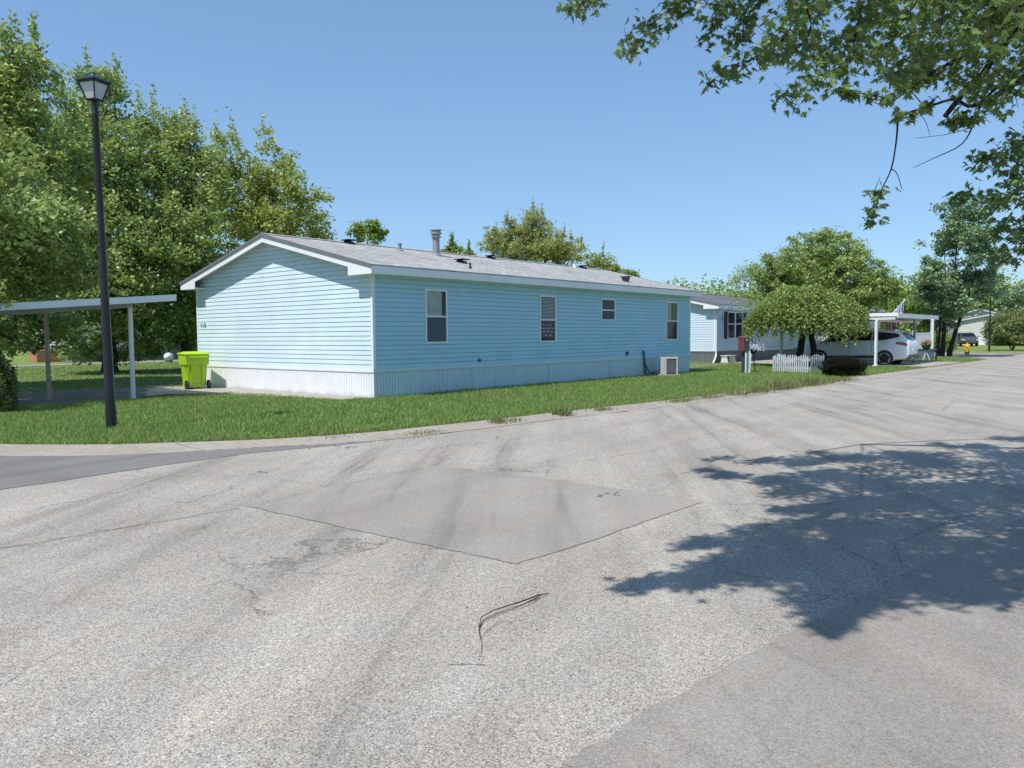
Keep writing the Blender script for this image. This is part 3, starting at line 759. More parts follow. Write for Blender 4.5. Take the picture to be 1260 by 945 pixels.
# weeds in the gutter
Xw, Yw, Hw = [], [], []
for (cx, cy, r, n_, hh) in [(-4.1, -6.2, .35, 160, .05), (-2.15, -6.15, .14, 90, .16), (-1.8, -6.2, .2, 90, .09), (-.35, -6.25, .12, 140, .2), (.9, -6.35, .3, 140, .1), (3.9, -6.6, .5, 260, .1), (5.2, -6.7, .4, 150, .14), (6.6, -6.8, .5, 220, .17),
                            (7.8, -6.9, .5, 260, .2), (9.2, -6.9, .5, 320, .3), (10.1, -6.95, .5, 260, .22), (11.4, -7.0, .6, 300, .3), (12.6, -7.05, .5, 240, .2), (14, -7.1, .7, 200, .18), (-5.2, -5.5, .3, 60, .06)]:
    Xw += list(rng.normal(cx, r * .6, n_)); Yw += list(rng.normal(cy + .12, .09 + r * .12, n_)); Hw += list(rng.uniform(.4, 1.1, n_) * hh)
# dry fringe along the kerb back
kbn = np.array(kb)
for i in range(len(kb) - 1):
    a, b = kbn[i], kbn[i + 1]
    if a[1] > -1 : continue
    n_ = int(np.hypot(*(b - a)) * 200); t_ = rng.random(n_)
    P = a + (b - a) * t_[:, None]; Xw += list(P[:, 0] + rng.normal(0, .03, n_)); Yw += list(P[:, 1] + np.abs(rng.normal(.02, .07, n_))); Hw += list(rng.uniform(.02, .08, n_))
Xw, Yw, Hw = map(np.array, (Xw, Yw, Hw))
tag(blades('weeds', Xw, Yw, np.full(len(Xw), .03), Hw, .012 + Hw * .08, M['dryweed'], 1.0), 'dry tan and green weeds sprouting along the kerb gutter', 'weeds', kind='stuff')
# clover heads / pale flecks and road grit
n_ = 260; X, Y = scatter_lawn(1500, -9, 12, -6.4, 1); k = len(X)
V = []; Fc = []
gr = MB()
for i in range(420):
    t_ = random.random(); j = random.randrange(20, len(ki) - 12); a = Vector(ki[j]); p = (a.x + random.uniform(-.5, .5), a.y + random.gauss(-.12, .25)); r = random.uniform(.004, .014)
    if random.random() < .35: p = (random.uniform(-12, -4), random.uniform(-14, -7)); r *= .7
    z = .004 + r * .5; gr.add([(p[0] + r, p[1], z), (p[0], p[1] + r * .8, z), (p[0] - r, p[1], z), (p[0], p[1] - r, z), (p[0], p[1], z + r * .8), (p[0], p[1], z - r)], [(0, 1, 4), (1, 2, 4), (2, 3, 4), (3, 0, 4), (1, 0, 5), (2, 1, 5), (3, 2, 5), (0, 3, 5)])
tag(gr.build('grit', M['slab']), 'loose grit scattered over the asphalt and gutter', 'grit', kind='stuff')

# ------------------------------------------------------------------ foliage
def leaf_quads(C, size, nrm_bias=None, flat=.5, aspect=.62):
    """rhombic folded leaves at points C"""
    n = len(C); N = rng.normal(0, 1, (n, 3)); N[:, 2] = np.abs(N[:, 2]) + flat
    if nrm_bias is not None: N += nrm_bias
    N /= np.linalg.norm(N, axis=1)[:, None]
    T = rng.normal(0, 1, (n, 3)); T[:, 2] -= .6; T -= N * (T * N).sum(1)[:, None]; T /= np.linalg.norm(T, axis=1)[:, None]
    B = np.cross(N, T); s = (size * rng.uniform(.6, 1.35, n))[:, None]
    V = np.stack([C - T * s * .5, C + B * s * aspect * .5 + N * s * .08, C + T * s * .5, C - B * s * aspect * .5 + N * s * .08], 1)
    return V.reshape(-1, 3), np.arange(4 * n).reshape(n, 4)

def crown_points(lobes, n_cl, n_leaf, r_cl, shell=.45, flatz=.7, spire=0.):
    vol = np.array([l[3] * l[4] * (l[3] + l[4]) / 2 for l in lobes]) ** .75; vol /= vol.sum()
    P = []; CL = []
    for (x, y, z, rx, rz), f in zip(lobes, vol):
        k = max(3, int(n_cl * f)); d = rng.normal(0, 1, (k, 3)); d /= np.linalg.norm(d, axis=1)[:, None]
        r = rng.random(k) ** shell * rng.uniform(.82, 1.1, k); rd = (rx + rz) / 2 if rx < rz * 1.5 else rx * .8
        c = np.stack([x + d[:, 0] * r * (rx * .645 + rd * .355), y + d[:, 1] * r * rd, z + d[:, 2] * r * rz], 1)
        c = c[c[:, 2] > .5]; CL.append(c)
        if spire:
            top = c[(c[:, 2] > z + rz * .35)]
            sel = top[rng.random(len(top)) < spire]
            if len(sel): 
                for t_ in (.35, .7, 1.05): P.append(np.repeat(sel + [0, 0, t_ * r_cl * 2.2], max(2, int(n_leaf * (.55 - .4 * t_))), 0) + rng.normal(0, r_cl * .16, (len(sel) * max(2, int(n_leaf * (.55 - .4 * t_))), 3)) * [1, 1, 1.8])
    C = np.concatenate(CL)
    rr = r_cl * rng.uniform(.5, 1.35, len(C))
    L = np.repeat(C, n_leaf, 0) + rng.normal(0, 1, (len(C) * n_leaf, 3)) * np.repeat(rr, n_leaf)[:, None] * [.5, .5, .5 * flatz]
    P.append(L)
    return np.concatenate(P), C

def make_tree(name, label, cat, key, base, tr, mat, n_cl, n_leaf, size, r_cl=.45, group=None, shell=.45, bark='bark', trunk_top=None, flatz=.7, spire=0., limbs=22, lobes=None, flat=.5):
    lb = lobes or LOBES[key]; root = thing(name, label, cat, (base[0], base[1], .0), 0, group)
    off = np.array([base[0], base[1], 0.])
    P, C = crown_points(lb, n_cl, n_leaf, r_cl, shell, flatz, spire)
    P = P[P[:, 2] > .25]
    V, Fq = leaf_quads(P - off, size, flat=flat)
    np_mesh('crown', V, Fq, mat, root)
    mb = MB(); cz = sum(l[2] for l in lb) / len(lb); cx = sum(l[0] for l in lb) / len(lb); cy = sum(l[1] for l in lb) / len(lb)
    zt = trunk_top or cz
    tp = Vector((cx - off[0], cy - off[1], zt)); pts = [Vector((0, 0, -.1)), Vector((tp.x * .05, tp.y * .05, .35)), Vector((tp.x * .25, tp.y * .2, zt * .4)), Vector((tp.x * .7, tp.y * .7, zt * .75)), tp]
    mb.tube(pts, [tr * 1.35, tr, tr * .82, tr * .6, tr * .35], 9)
    for (x, y, z, rx, rz) in lb:
        s0 = pts[2] + (pts[3] - pts[2]) * random.uniform(0, 1); e = Vector((x - off[0], y - off[1], z)); mid = (s0 + e) / 2 + Vector((0, 0, -.15 * (e - s0).length * .5))
        mb.tube([s0, mid, e], [tr * .42, tr * .26, tr * .12], 6)
        near = C[np.hypot(C[:, 0] - x, C[:, 1] - y) < rx * 1.2]
        for c in near[:max(2, limbs // len(lb))]:
            e2 = Vector(c) - Vector(off); m2 = (e + e2) / 2 + Vector((0, 0, .08 * (e2 - e).length)); mb.tube([e, m2, e2], [tr * .13, tr * .08, tr * .03], 5)
    mb.build('trunk', M[bark], root, smooth=True)
    return root

# ------------------------------------------------------------------ homes
def courses(mb, O, ud, od, u0, u1, z0, z1, crs, holes=(), gable=None, lip=.017):
    """lap siding; O origin, ud along, od outward. gable=(zt, ridge_u, ridge_z): above zt the width narrows"""
    O = Vector(O); ud = Vector(ud); od = Vector(od)
    zs = set(); z = z0
    while z < z1 - 1e-6: zs.add(round(z, 5)); z += crs
    cz = sorted(zs); zs.add(z1); zs |= {round(c + crs * .87, 5) for c in cz}
    for h in holes: zs.add(round(h[2], 5)); zs.add(round(h[3], 5))
    if gable: zs.add(gable[0])
    zs = sorted(x for x in zs if z0 - 1e-6 <= x <= z1 + 1e-6)
    def out(z):
        b = max([c for c in cz if c <= z + 1e-6] or [z0]); return b
    def lim(z):
        if not gable or z <= gable[0]: return u0, u1
        f = (z - gable[0]) / (gable[2] - gable[0]); return u0 + (gable[1] - u0) * f, u1 + (gable[1] - u1) * f
    for a, b in zip(zs[:-1], zs[1:]):
        if b - a < 1e-5: continue
        base = out(a + 1e-5)
        oa = lip * (1 - .7 * (a - base) / crs) + .001; ob = lip * (1 - .7 * (b - base) / crs) + .001
        if a - base > crs * .86: oa = ob = -.012
        la, lb = lim(a), lim(b); segs = [(la[0], la[1], lb[0], lb[1])]
        for h in holes:
            if h[2] <= a + 1e-5 and h[3] >= b - 1e-5:
                ns = []
                for s in segs:
                    if s[0] < h[0] and s[1] > h[1]: ns += [(s[0], h[0], s[2], h[0]), (h[1], s[1], h[1], s[3])]
                    else: ns.append(s)
                segs = ns
        for s in segs:
            P = lambda u, z, o: tuple(O + ud * u + od * o + Vector((0, 0, z)))
            mb.quad(P(s[0], a, oa), P(s[1], a, oa), P(s[3], b, ob), P(s[2], b, ob))
            if abs(a - base) < 1e-4: mb.quad(P(s[0], a, -.012), P(s[1], a, -.012), P(s[1], a, oa), P(s[0], a, oa))
            if abs(a - base - crs * .87) < 1e-4: mb.quad(P(s[0], a, -.012), P(s[1], a, -.012), P(s[1], a, lip * .4 + .001), P(s[0], a, lip * .4 + .001))

def make_window(root, O, ud, od, u0, u1, z0, z1, rail=.5, upper='curtain', lower='screen', frame='white', sign=False):
    O = Vector(O); ud = Vector(ud); od = Vector(od)
    def bx(mb, a, b, c, d, o0, o1):
        P = lambda u, z, o: tuple(O + ud * u + od * o + Vector((0, 0, z)))
        mb.hexa([P(a, c, o0), P(b, c, o0), P(b, c, o1), P(a, c, o1)], [P(a, d, o0), P(b, d, o0), P(b, d, o1), P(a, d, o1)])
    f = MB(); w_ = .045
    bx(f, u0, u0 + w_, z0, z1, -.05, .032); bx(f, u1 - w_, u1, z0, z1, -.05, .032)
    bx(f, u0 + w_, u1 - w_, z1 - w_, z1, -.05, .032); bx(f, u0 + w_, u1 - w_, z0, z0 + w_, -.05, .036)
    zr = z0 + (z1 - z0) * rail
    if rail: bx(f, u0 + w_, u1 - w_, zr - .022, zr + .022, -.04, .022)
    fr = f.build('window', M[frame], root)
    g_ = MB(); bx(g_, u0 + w_, u1 - w_, z0 + w_, z1 - w_, -.012, -.006); 
    c = MB(); za = zr + .02 if rail else z0 + w_
    # upper light: fabric pleats close behind the glass
    o = -.004
    def pleat(mb, a, b, c0, d, n, depth=.010, o=.0):
        P = lambda u, z, oo: tuple(O + ud * u + od * oo + Vector((0, 0, z)))
        for i in range(n):
            x0 = a + (b - a) * i / n; x1 = a + (b - a) * (i + 1) / n; xm = (x0 + x1) / 2
            mb.quad(P(x0, c0, o), P(xm, c0, o + depth), P(xm, d, o + depth), P(x0, d, o)); mb.quad(P(xm, c0, o + depth), P(x1, c0, o), P(x1, d, o), P(xm, d, o + depth))
    g_.build('pane', M['glass'], fr)
    wd = u1 - u0 - 2 * w_
    if upper == 'curtain':
        pleat(c, u0 + w_, u0 + w_ + wd * .8, za, z1 - w_, 11); c.build('curtain', M['curtain'], fr)
    elif upper == 'sage':
        pleat(c, u0 + w_, u0 + w_ + wd * .45, za, z1 - w_, 6); c.build('curtain', M['curtain'], fr)
        c = MB(); pleat(c, u0 + w_ + wd * .55, u0 + w_ + wd * .95, za, z1 - w_, 7); c.build('curtain', M['sagecurtain'], fr)
    elif upper == 'blinds':
        z = za + .02
        while z < z1 - w_ - .03:
            bx(c, u0 + w_ + .01, u1 - w_ - .01, z, z + .022, -.004, .006); z += .045
        c.build('blinds', M['blind'], fr)
    elif upper == 'grey':
        bx(c, u0 + w_, u1 - w_, za, z1 - w_, -.004, .002); c.build('blinds', M['screen'], fr)
    if lower == 'screen' and rail:
        sc_ = MB(); bx(sc_, u0 + w_ + .004, u1 - w_ - .004, z0 + w_ + .004, zr - .024, -.002, .006); sc_.build('insect_screen', M['screen'], fr)
    if sign:
        s = MB(); random.seed(11); P = lambda u, z: O + ud * u + od * .0035 + Vector((0, 0, z))
        rows = [(.76, .05, .10, .75), (.57, .075, .08, .92), (.37, .085, .10, .85), (.18, .075, .2, .8)]
        H_ = zr - z0 - .1; W_ = wd
        for fy, hh, a, b in rows:
            u = a * W_
            while u < b * W_:
                lw = hh * random.uniform(.45, .75); zz = z0 + .06 + H_ * fy; p = []
                for k in range(random.randint(3, 5)): p.append(P(u0 + w_ + u + lw * random.random(), zz + hh * random.random()))
                s.tube(p, .009, 4); u += lw + .022
        s.build_each('sign_lettering', M['ink'], fr)
    return fr

def text_part(name, txt, size, mat, parent, loc, rot, ext=.004):
    cu = bpy.data.curves.new(name, 'FONT'); cu.body = txt; cu.size = size; cu.extrude = ext; cu.offset = size * .02
    o = bpy.data.objects.new(name, cu); col.objects.link(o); dg = bpy.context.evaluated_depsgraph_get()
    me = bpy.data.meshes.new_from_object(o.evaluated_get(dg)); bpy.data.objects.remove(o)
    m = bpy.data.objects.new(name, me); col.objects.link(m); me.materials.clear(); me.materials.append(mat); m.parent = parent; m.location = loc; m.rotation_euler = rot
    return m

def mobile_home(name, label, x0, y0, L, W, zt, zs, slope, sid, skm, roofm, crs=.125, oh=.36, rake=.34, holes_front=(), holes_gable=(), group=None, skirt_rib=.1, trim='white', skz=0.):
    """long axis X. front wall y=0 facing -Y, gable wall x=0 facing -X (local)"""
    root = thing(name, label, 'house', (x0, y0, 0), 0, group)
    zr = zt + .24 + slope * (W / 2 + oh); half = W / 2
    ztop = lambda y: zr - slope * abs(y - half)
    # siding
    gz = ztop(0) - .07; rz = zr - .07
    for nm, O, ud, od, u1, hl, gb in (('siding', (0, 0, 0), (1, 0, 0), (0, -1, 0), L, holes_front, None), ('siding', (0, W, 0), (0, -1, 0), (-1, 0, 0), W, holes_gable, 1),
                                      ('siding', (L, W, 0), (-1, 0, 0), (0, 1, 0), L, (), None), ('siding', (L, 0, 0), (0, 1, 0), (1, 0, 0), W, (), 1)):
        mb = MB(); top = gz - .01 if not gb else rz - .02
        courses(mb, O, ud, od, 0, u1, zs + .075, top, crs, hl, (gz - .01, u1 / 2, rz - .01) if gb else None)
        mb.build(nm, M[sid + '_faded' if sid in ('siding', 'siding2') and gb and ud[1] < 0 else sid], root)  # sun-facing gable takes the paler copy with sunlight in its colour
    # dark interior so the open window holes do not show sky
    mb = MB(); mb.box(.06, L - .06, .06, W - .06, .1, gz - .05); mb.build('inner_wall', M['dark_in'], root)
    # skirting with vertical grooves
    mb = MB()
    def ribs(O, ud, od, u1):
        O = Vector(O); ud = Vector(ud); od = Vector(od); n = int(u1 / skirt_rib); st_ = u1 / n
        for i in range(n):
            a = i * st_; pr = [(a, .0), (a + st_ * .1, -.024), (a + st_ * .2, .0), (a + st_ * .5, .003)]
            for j in range(4):
                p, q = pr[j], (pr[j + 1] if j < 3 else (a + st_, 0.))
                A = O + ud * p[0] + od * p[1]; B = O + ud * q[0] + od * q[1]
                mb.quad((A.x, A.y, skz), (B.x, B.y, skz), (B.x, B.y, zs), (A.x, A.y, zs))
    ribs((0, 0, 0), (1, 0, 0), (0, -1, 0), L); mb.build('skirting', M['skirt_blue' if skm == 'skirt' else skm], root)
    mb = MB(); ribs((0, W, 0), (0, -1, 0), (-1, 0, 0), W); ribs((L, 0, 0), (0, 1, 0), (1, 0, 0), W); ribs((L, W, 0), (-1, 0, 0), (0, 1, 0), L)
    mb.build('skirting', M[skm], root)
    mb = MB(); e = .022
    for (a, b, c, d) in ((-e, 0, 0, W), (L, L + e, 0, W), (-e, L + e, W, W + e)): mb.box(a, b, c, d, zs, zs + .075)
    mb.build_each('skirting_trim', M[skm], root)
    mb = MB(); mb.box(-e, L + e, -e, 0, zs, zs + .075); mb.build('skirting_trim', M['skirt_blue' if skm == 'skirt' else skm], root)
    if skm == 'skirt':
        mb = MB()
        for k in range(1, 5): mb.box(k * 3.6 - .005, k * 3.6 + .005, -.008, .0, .03, zs - .005)
        mb.build_each('skirting_seam', M['midgrey'], root)
    mb = MB()
    for (x, y, sx, sy) in ((0, 0, -1, -1), (0, W, -1, 1), (L, 0, 1, -1), (L, W, 1, 1)):
        a, b = sorted((x + sx * .024, x - sx * .06)); c, d = sorted((y + sy * .024, y))
        mb.box(a, b, min(c, d), max(c, d), zs + .08, gz - .03)
        a, b = sorted((x + sx * .024, x)); c, d = sorted((y, y - sy * .06)); mb.box(a, b, c, d, zs + .08, gz - .03)
    mb.build_each('corner_trim', M[sid] if trim == 'sid' else M[trim], root)
    # roof
    mb = MB(); X0, X1 = -rake - .02, L + rake + .02
    yl, yh = -oh - .03, W + oh + .03
    def P(x, y, d=0): return (x, y, ztop(y) + d)
    for a, b in ((yl, half), (half, yh)):
        mb.hexa([P(X0, a, -.035), P(X1, a, -.035), P(X1, b, -.035), P(X0, b, -.035)], [P(X0, a), P(X1, a), P(X1, b), P(X0, b)])
    rf = mb.build('roof', M[roofm], root)
    mb = MB(); mb.hexa([P(X0 + .01, half - .16, .012), P(X1 - .01, half - .16, .012), P(X1 - .01, half, .014), P(X0 + .01, half, .014)], [P(X0 + .01, half - .16, .022), P(X1 - .01, half - .16, .022), P(X1 - .01, half, .026), P(X0 + .01, half, .026)])
    mb.hexa([P(X0 + .01, half, .014), P(X1 - .01, half, .014), P(X1 - .01, half + .16, .012), P(X0 + .01, half + .16, .012)], [P(X0 + .01, half, .026), P(X1 - .01, half, .026), P(X1 - .01, half + .16, .022), P(X0 + .01, half + .16, .022)])
    mb.build('ridge_cap', M[roofm], rf)
    # drip edge, rake fascia and returns
    mb = MB()
    for x in (X0 - .012, X1):
        for a, b in ((yl, half), (half, yh)):
            mb.hexa([P(x, a, -.075), P(x + .012, a, -.075), P(x + .012, b, -.075), P(x, b, -.075)], [P(x, a, .004), P(x + .012, a, .004), P(x + .012, b, .004), P(x, b, .004)])
    mb.build_each('drip_edge', M['dark_edge'], root)
    mb = MB()
    for xa, xb in ((-rake, -rake + .022), (L + rake - .022, L + rake)):
        for a, b in ((-oh, half), (half, W + oh)):
            mb.hexa([P(xa, a, -.235), P(xb, a, -.235), P(xb, b, -.235), P(xa, b, -.235)], [P(xa, a, -.037), P(xb, a, -.037), P(xb, b, -.037), P(xa, b, -.037)])
    # rake soffit
    for xa, xb in ((-rake + .022, -.0), (L, L + rake - .022)):
        for a, b in ((-oh + .01, half), (half, W + oh - .01)):
            mb.hexa([P(xa, a, -.10), P(xb, a, -.10), P(xb, b, -.10), P(xa, b, -.10)], [P(xa, a, -.08), P(xb, a, -.08), P(xb, b, -.08), P(xa, b, -.08)])
    mb.build_each('rake_fascia', M['white'], root)
    mb = MB(); ez = ztop(-oh)
    for xa, xb in ((-rake - .004, 0.), (L, L + rake + .004)):
        mb.box(xa, xb, -oh - .004, .52, ez - .24, ez - .22 + .02); mb.box(xa, xb, W - .52, W + oh + .004, ez - .24, ez - .20)
        for ya, yb in ((-oh - .004, .52), (W - .52, W + oh + .004)):
            q0 = min(ztop(ya), ztop(yb)) ; mb.hexa([(xa, ya, ez - .2), (xa + .02, ya, ez - .2), (xa + .02, yb, ez - .2), (xa, yb, ez - .2)], [(xa, ya, ztop(ya) - .11), (xa + .02, ya, ztop(ya) - .11), (xa + .02, yb, ztop(yb) - .11), (xa, yb, ztop(yb) - .11)])
    mb.build_each('eave_return', M['white'], root)
    mb = MB()
    for s0, s1, so in ((-oh - .03, -oh, -1), (W + oh, W + oh + .03, 1)):
        mb.box(-rake, L + rake, s0, s1, ez - .235, ez - .045)
    for s0, s1 in ((-oh, -.0), (W, W + oh)):
        mb.box(.0, L, s0, s1, ez - .235, ez - .222)
    mb.build_each('eave_fascia', M['white'], root)
    return root, ztop

# main home
HF = [(1.79, 2.62, 1.41, 2.87), (6.75, 7.6, 1.39, 2.87), (10.22, 11.13, 2.11, 2.88), (14.83, 15.77, 1.38, 2.9)]
hm, zt1 = mobile_home('mobile_home', 'long light blue vinyl-sided mobile home with white ribbed skirting, nearest the street corner', 0, 0, 16.82, 8.64, 3.14, .70, .2424, 'siding', 'skirt', 'shingle', .122,
                      holes_front=[(a + .02, b - .02, c + .02, d - .02) for a, b, c, d in HF])
f_ = ((0, 0, 0), (1, 0, 0), (0, -1, 0))
make_window(hm, *f_, *HF[0], .5, 'curtain'); make_window(hm, *f_, *HF[1], .48, 'blinds', 'none', sign=True)
make_window(hm, *f_, *HF[2], .48, 'grey'); make_window(hm, *f_, *HF[3], .5, 'sage', 'none')
for i, ch in enumerate('110'): text_part('house_number', ch, .2, M['midgrey'], hm, (-.024, 8.46 - i * .125, 1.94), (R(90), 0, R(-90)))
def box_vent(x, y, root, zt):
    mb = MB(); z = zt(y) - .01; s = .2424
    mb.hexa([(x - .13, y - .13, z - .03), (x + .13, y - .13, z - .03), (x + .13, y + .13, z + .03), (x - .13, y + .13, z + .03)], [(x - .11, y - .11, z + .05), (x + .11, y - .11, z + .05), (x + .11, y + .11, z + .1), (x - .11, y + .11, z + .1)])
    mb.box(x - .19, x + .19, y - .19, y + .17, z + .1, z + .125); return mb.build('roof_vent', M['black'], root)
for x, y in ((2.55, 4.1), (5.04, 1.72), (9.1, 4.1), (15.0, 4.1)): box_vent(x, y, hm, zt1)
def pipe(x, y, h, r, root, zt, mat='grey', cap=True):
    z = zt(y); pr = [(r * 1.9, z - .03), (r * 1.7, z + .03), (r, z + .05), (r, z + h)]
    if cap: pr += [(r * 1.35, z + h), (r * 1.35, z + h + .03), (r * .6, z + h + .035)]
    mb = MB(); mb.lathe(pr, x, y, 12); return mb.build('plumbing_vent', M[mat], root, smooth=True)
pipe(4.11, 3.54, .2, .055, hm, zt1, 'midgrey'); pipe(4.04, .43, .17, .028, hm, zt1, 'black', False); pipe(14.5, 4.2, .1, .06, hm, zt1, 'white')
mb = MB(); z = zt1(.63); mb.hexa([(12.78, .55, z - .03), (12.94, .55, z - .03), (12.94, .7, z + .0), (12.78, .7, z)], [(12.74, .5, z + .17), (12.98, .5, z + .17), (12.98, .75, z + .17), (12.74, .75, z + .17)]); mb.box(12.7, 13.02, .47, .78, z + .17, z + .2)
mb.build('roof_vent', M['dkgrey'], hm)
z = zt1(3.16); mb = MB(); mb.lathe([(.2, z - .06), (.17, z + .03), (.115, z + .06), (.115, z + .58), (.165, z + .585), (.165, z + .62), (.12, z + .625), (.12, z + .68), (.18, z + .685), (.18, z + .75), (.13, z + .77), (.13, z + .8), (.19, z + .805), (.18, z + .84), (.05, z + .86)], 5.34, 3.16, 18)
mb.build('chimney', M['midgrey'], hm, smooth=True)
# bits on the long wall: electrical outlet, hose bib, marks
mb = MB(); mb.box(11.85, 11.97, -.055, -.018, .86, .99); mb.box(3.86, 3.95, -.045, -.018, .86, .94); mb.build_each('outlet_box', M['dkgrey'], hm, bevel=.005)
mb = MB(); mb.box(3.9, 4.0, -.04, -.018, .93, 1.03); mb.build('vent_cover', M['siding'], hm, bevel=.008)
mb = MB(); mb.tube([(13.05, -.03, 1.0), (13.05, -.07, .93), (13.06, -.08, .6), (13.1, -.09, .32), (13.12, -.1, .12)], .03, 8); mb.tube([(13.08, -.1, .5), (13.16, -.2, .22), (13.22, -.32, .16), (13.32, -.5, .22), (13.5, -.62, .36)], .022, 8)
mb.build_each('refrigerant_line', M['black'], hm, smooth=True)
mb = MB(); mb.tube([(15.0, -.03, .42), (15.05, -.06, .32), (15.15, -.09, .2), (15.17, -.1, .05)], .014, 6); mb.build('drain_hose', M['black'], hm, smooth=True)
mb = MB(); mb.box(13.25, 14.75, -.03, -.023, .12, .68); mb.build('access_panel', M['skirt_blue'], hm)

# air conditioner beside the wall
ac = thing('air_conditioner', 'beige air conditioning unit with louvred sides standing against the blue home', 'air conditioner', (13.72, -.74, .05), 0); ac.scale = (.8, .8, .92); ac.rotation_euler = (0, 0, R(33))
mb = MB(); mb.box(-.5, .5, -.5, .5, 0, .07); mb.build('base_slab', M['slab'], ac, bevel=.01)
mb = MB(); mb.box(-.35, .35, -.35, .35, .07, .72); mb.build('coil_core', M['dark_in'], ac)
mb = MB()
for i in range(13):
    z = .12 + i * .044
    for (a, b, c, d) in ((-.385, .385, -.385, -.355), (-.385, -.355, -.36, .36), (.355, .385, -.36, .36), (-.385, .385, .355, .385)): mb.box(a, b, c, d, z, z + .018)
mb.build('louvre', M['midgrey'], ac)
mb = MB()
for x in (-1, 1):
    for y in (-1, 1): mb.box(min(x * .4, x * .33), max(x * .4, x * .33), min(y * .4, y * .33), max(y * .4, y * .33), .07, .73)
mb.box(-.412, -.392, .12, .4, .08, .7); mb.box(-.41, .41, -.41, .41, .70, .76); mb.build('casing', M['casing'], ac, bevel=.01)
mb = MB()
for r in (.1, .17, .24, .31): mb.tube([(r * math.cos(a / 16 * math.tau), r * math.sin(a / 16 * math.tau), .785) for a in range(17)], .006, 5)
for k in range(6): a = k / 6 * math.tau; mb.tube([(.03 * math.cos(a), .03 * math.sin(a), .79), (.33 * math.cos(a), .33 * math.sin(a), .775)], .006, 5)
mb.build('fan_grille', M['dkgrey'], ac)

# second home
HF2 = [(27.95 - 26.45, 29.95 - 26.45, 1.35, 2.83)]
h2, zt2 = mobile_home('mobile_home', 'pale blue mobile home with navy shutters and dark skirting, behind the low weeping tree', 26.45, 3.5, 16.6, 7.9, 2.96, .62, .22, 'siding2', 'skirt_grey', 'shingle_dark', .13,
                      holes_front=[(a + .02, b - .02, c + .02, d - .02) for a, b, c, d in HF2], oh=.34)
a, b, c, d = HF2[0]; m_ = (a + b) / 2
make_window(h2, *f_, a, m_ - .01, c, d, .55, 'none', 'none'); make_window(h2, *f_, m_ + .01, b, c, d, .55, 'none', 'none')
for xa in (a - .42, b + .05):
    mb = MB(); mb.box(xa, xa + .37, -.05, -.02, c, d)
    for i in range(24): z = c + .05 + i * (d - c - .1) / 24; mb.box(xa + .04, xa + .33, -.062, -.051, z, z + .03)
    mb.build('shutter', M['shutter'], h2)
for i, ch in enumerate('111'): text_part('house_number', ch, .42, M['black'], h2, (.72 + .24 * i, -.03, 2.33 - .17 * i), (R(90), 0, 0))
mb = MB(); mb.tube([(.62, -.36, 3.02), (.45, -.3, 2.95), (.05, -.07, 2.62), (.03, -.06, 2.4), (.03, -.06, .55), (-.1, -.1, .38), (-.9, -.35, .1)], .045, 8); mb.build('downspout', M['white'], h2)
mb = MB(); mb.box(5.3, 11.2, -.05, -.02, .85, 1.5); mb.build('porch_panel', M['siding3'], h2)
mb = MB(); mb.box(4.2, 11.2, -.07, -.03, .62, .70); mb.build('deck_rail', M['offwhite'], h2)
# grey splash step near the corner
bn = thing('garden_bench', 'small white bench by the downspout of the pale blue home', 'bench', (26.9, 2.95, .05), 0)
mb = MB(); 
for i in range(4): mb.box(-.5, .62, -.2 + i * .105, -.11 + i * .105, .38, .42)
mb.build('seat', M['offwhite'], bn)
for x in (-.42, .52):
    mb = MB(); mb.hexa([(x - .05, -.22, 0), (x + .05, -.22, 0), (x + .05, .2, 0), (x - .05, .2, 0)], [(x - .03, -.12, .38), (x + .03, -.12, .38), (x + .03, .14, .38), (x - .03, .14, .38)]); mb.build('leg', M['offwhite'], bn)

# homes farther off
h3, _ = mobile_home('mobile_home', 'grey-blue mobile home gable rising behind the flat white carport roof', 63, 7.2, 8, 7.5, 3.7, .6, .2, 'siding3', 'skirt_grey', 'shingle_dark', .16)
h4, _ = mobile_home('mobile_home', 'far white mobile home beyond the hydrant, beside the round bush', 101, -1.5, 16, 7.6, 2.9, .8, .2, 'siding4', 'white', 'shingle', .22)
make_window(h4, (0, 7.6, 0), (0, -1, 0), (-1, 0, 0), 5.1, 6.2, 1.6, 2.4, .5, 'grey', 'none')
h5, _ = mobile_home('mobile_home', 'white home with dark base seen under the maple branches behind the carport', 9.3, 43.5, 13, 7.2, 2.9, .9, .22, 'siding4', 'skirt_grey', 'shingle_dark', .16)
mb = MB(); mb.box(-1.6, -.03, 1.9, 3.4, 0, .8); mb.build('porch', M['orange_wood'], h5)
h6, _ = mobile_home('mobile_home', 'pale blue-white home glimpsed through leaves behind the green bin', 23.5, 55, 15, 7.6, 3.0, .6, .22, 'siding2', 'skirt', 'shingle', .2)
h7, _ = mobile_home('mobile_home', 'dark-roofed home farther back behind the far white mobile home', 122, 2.5, 15, 9, 3.6, .6, .28, 'siding3', 'skirt_grey', 'shingle_dark', .25)

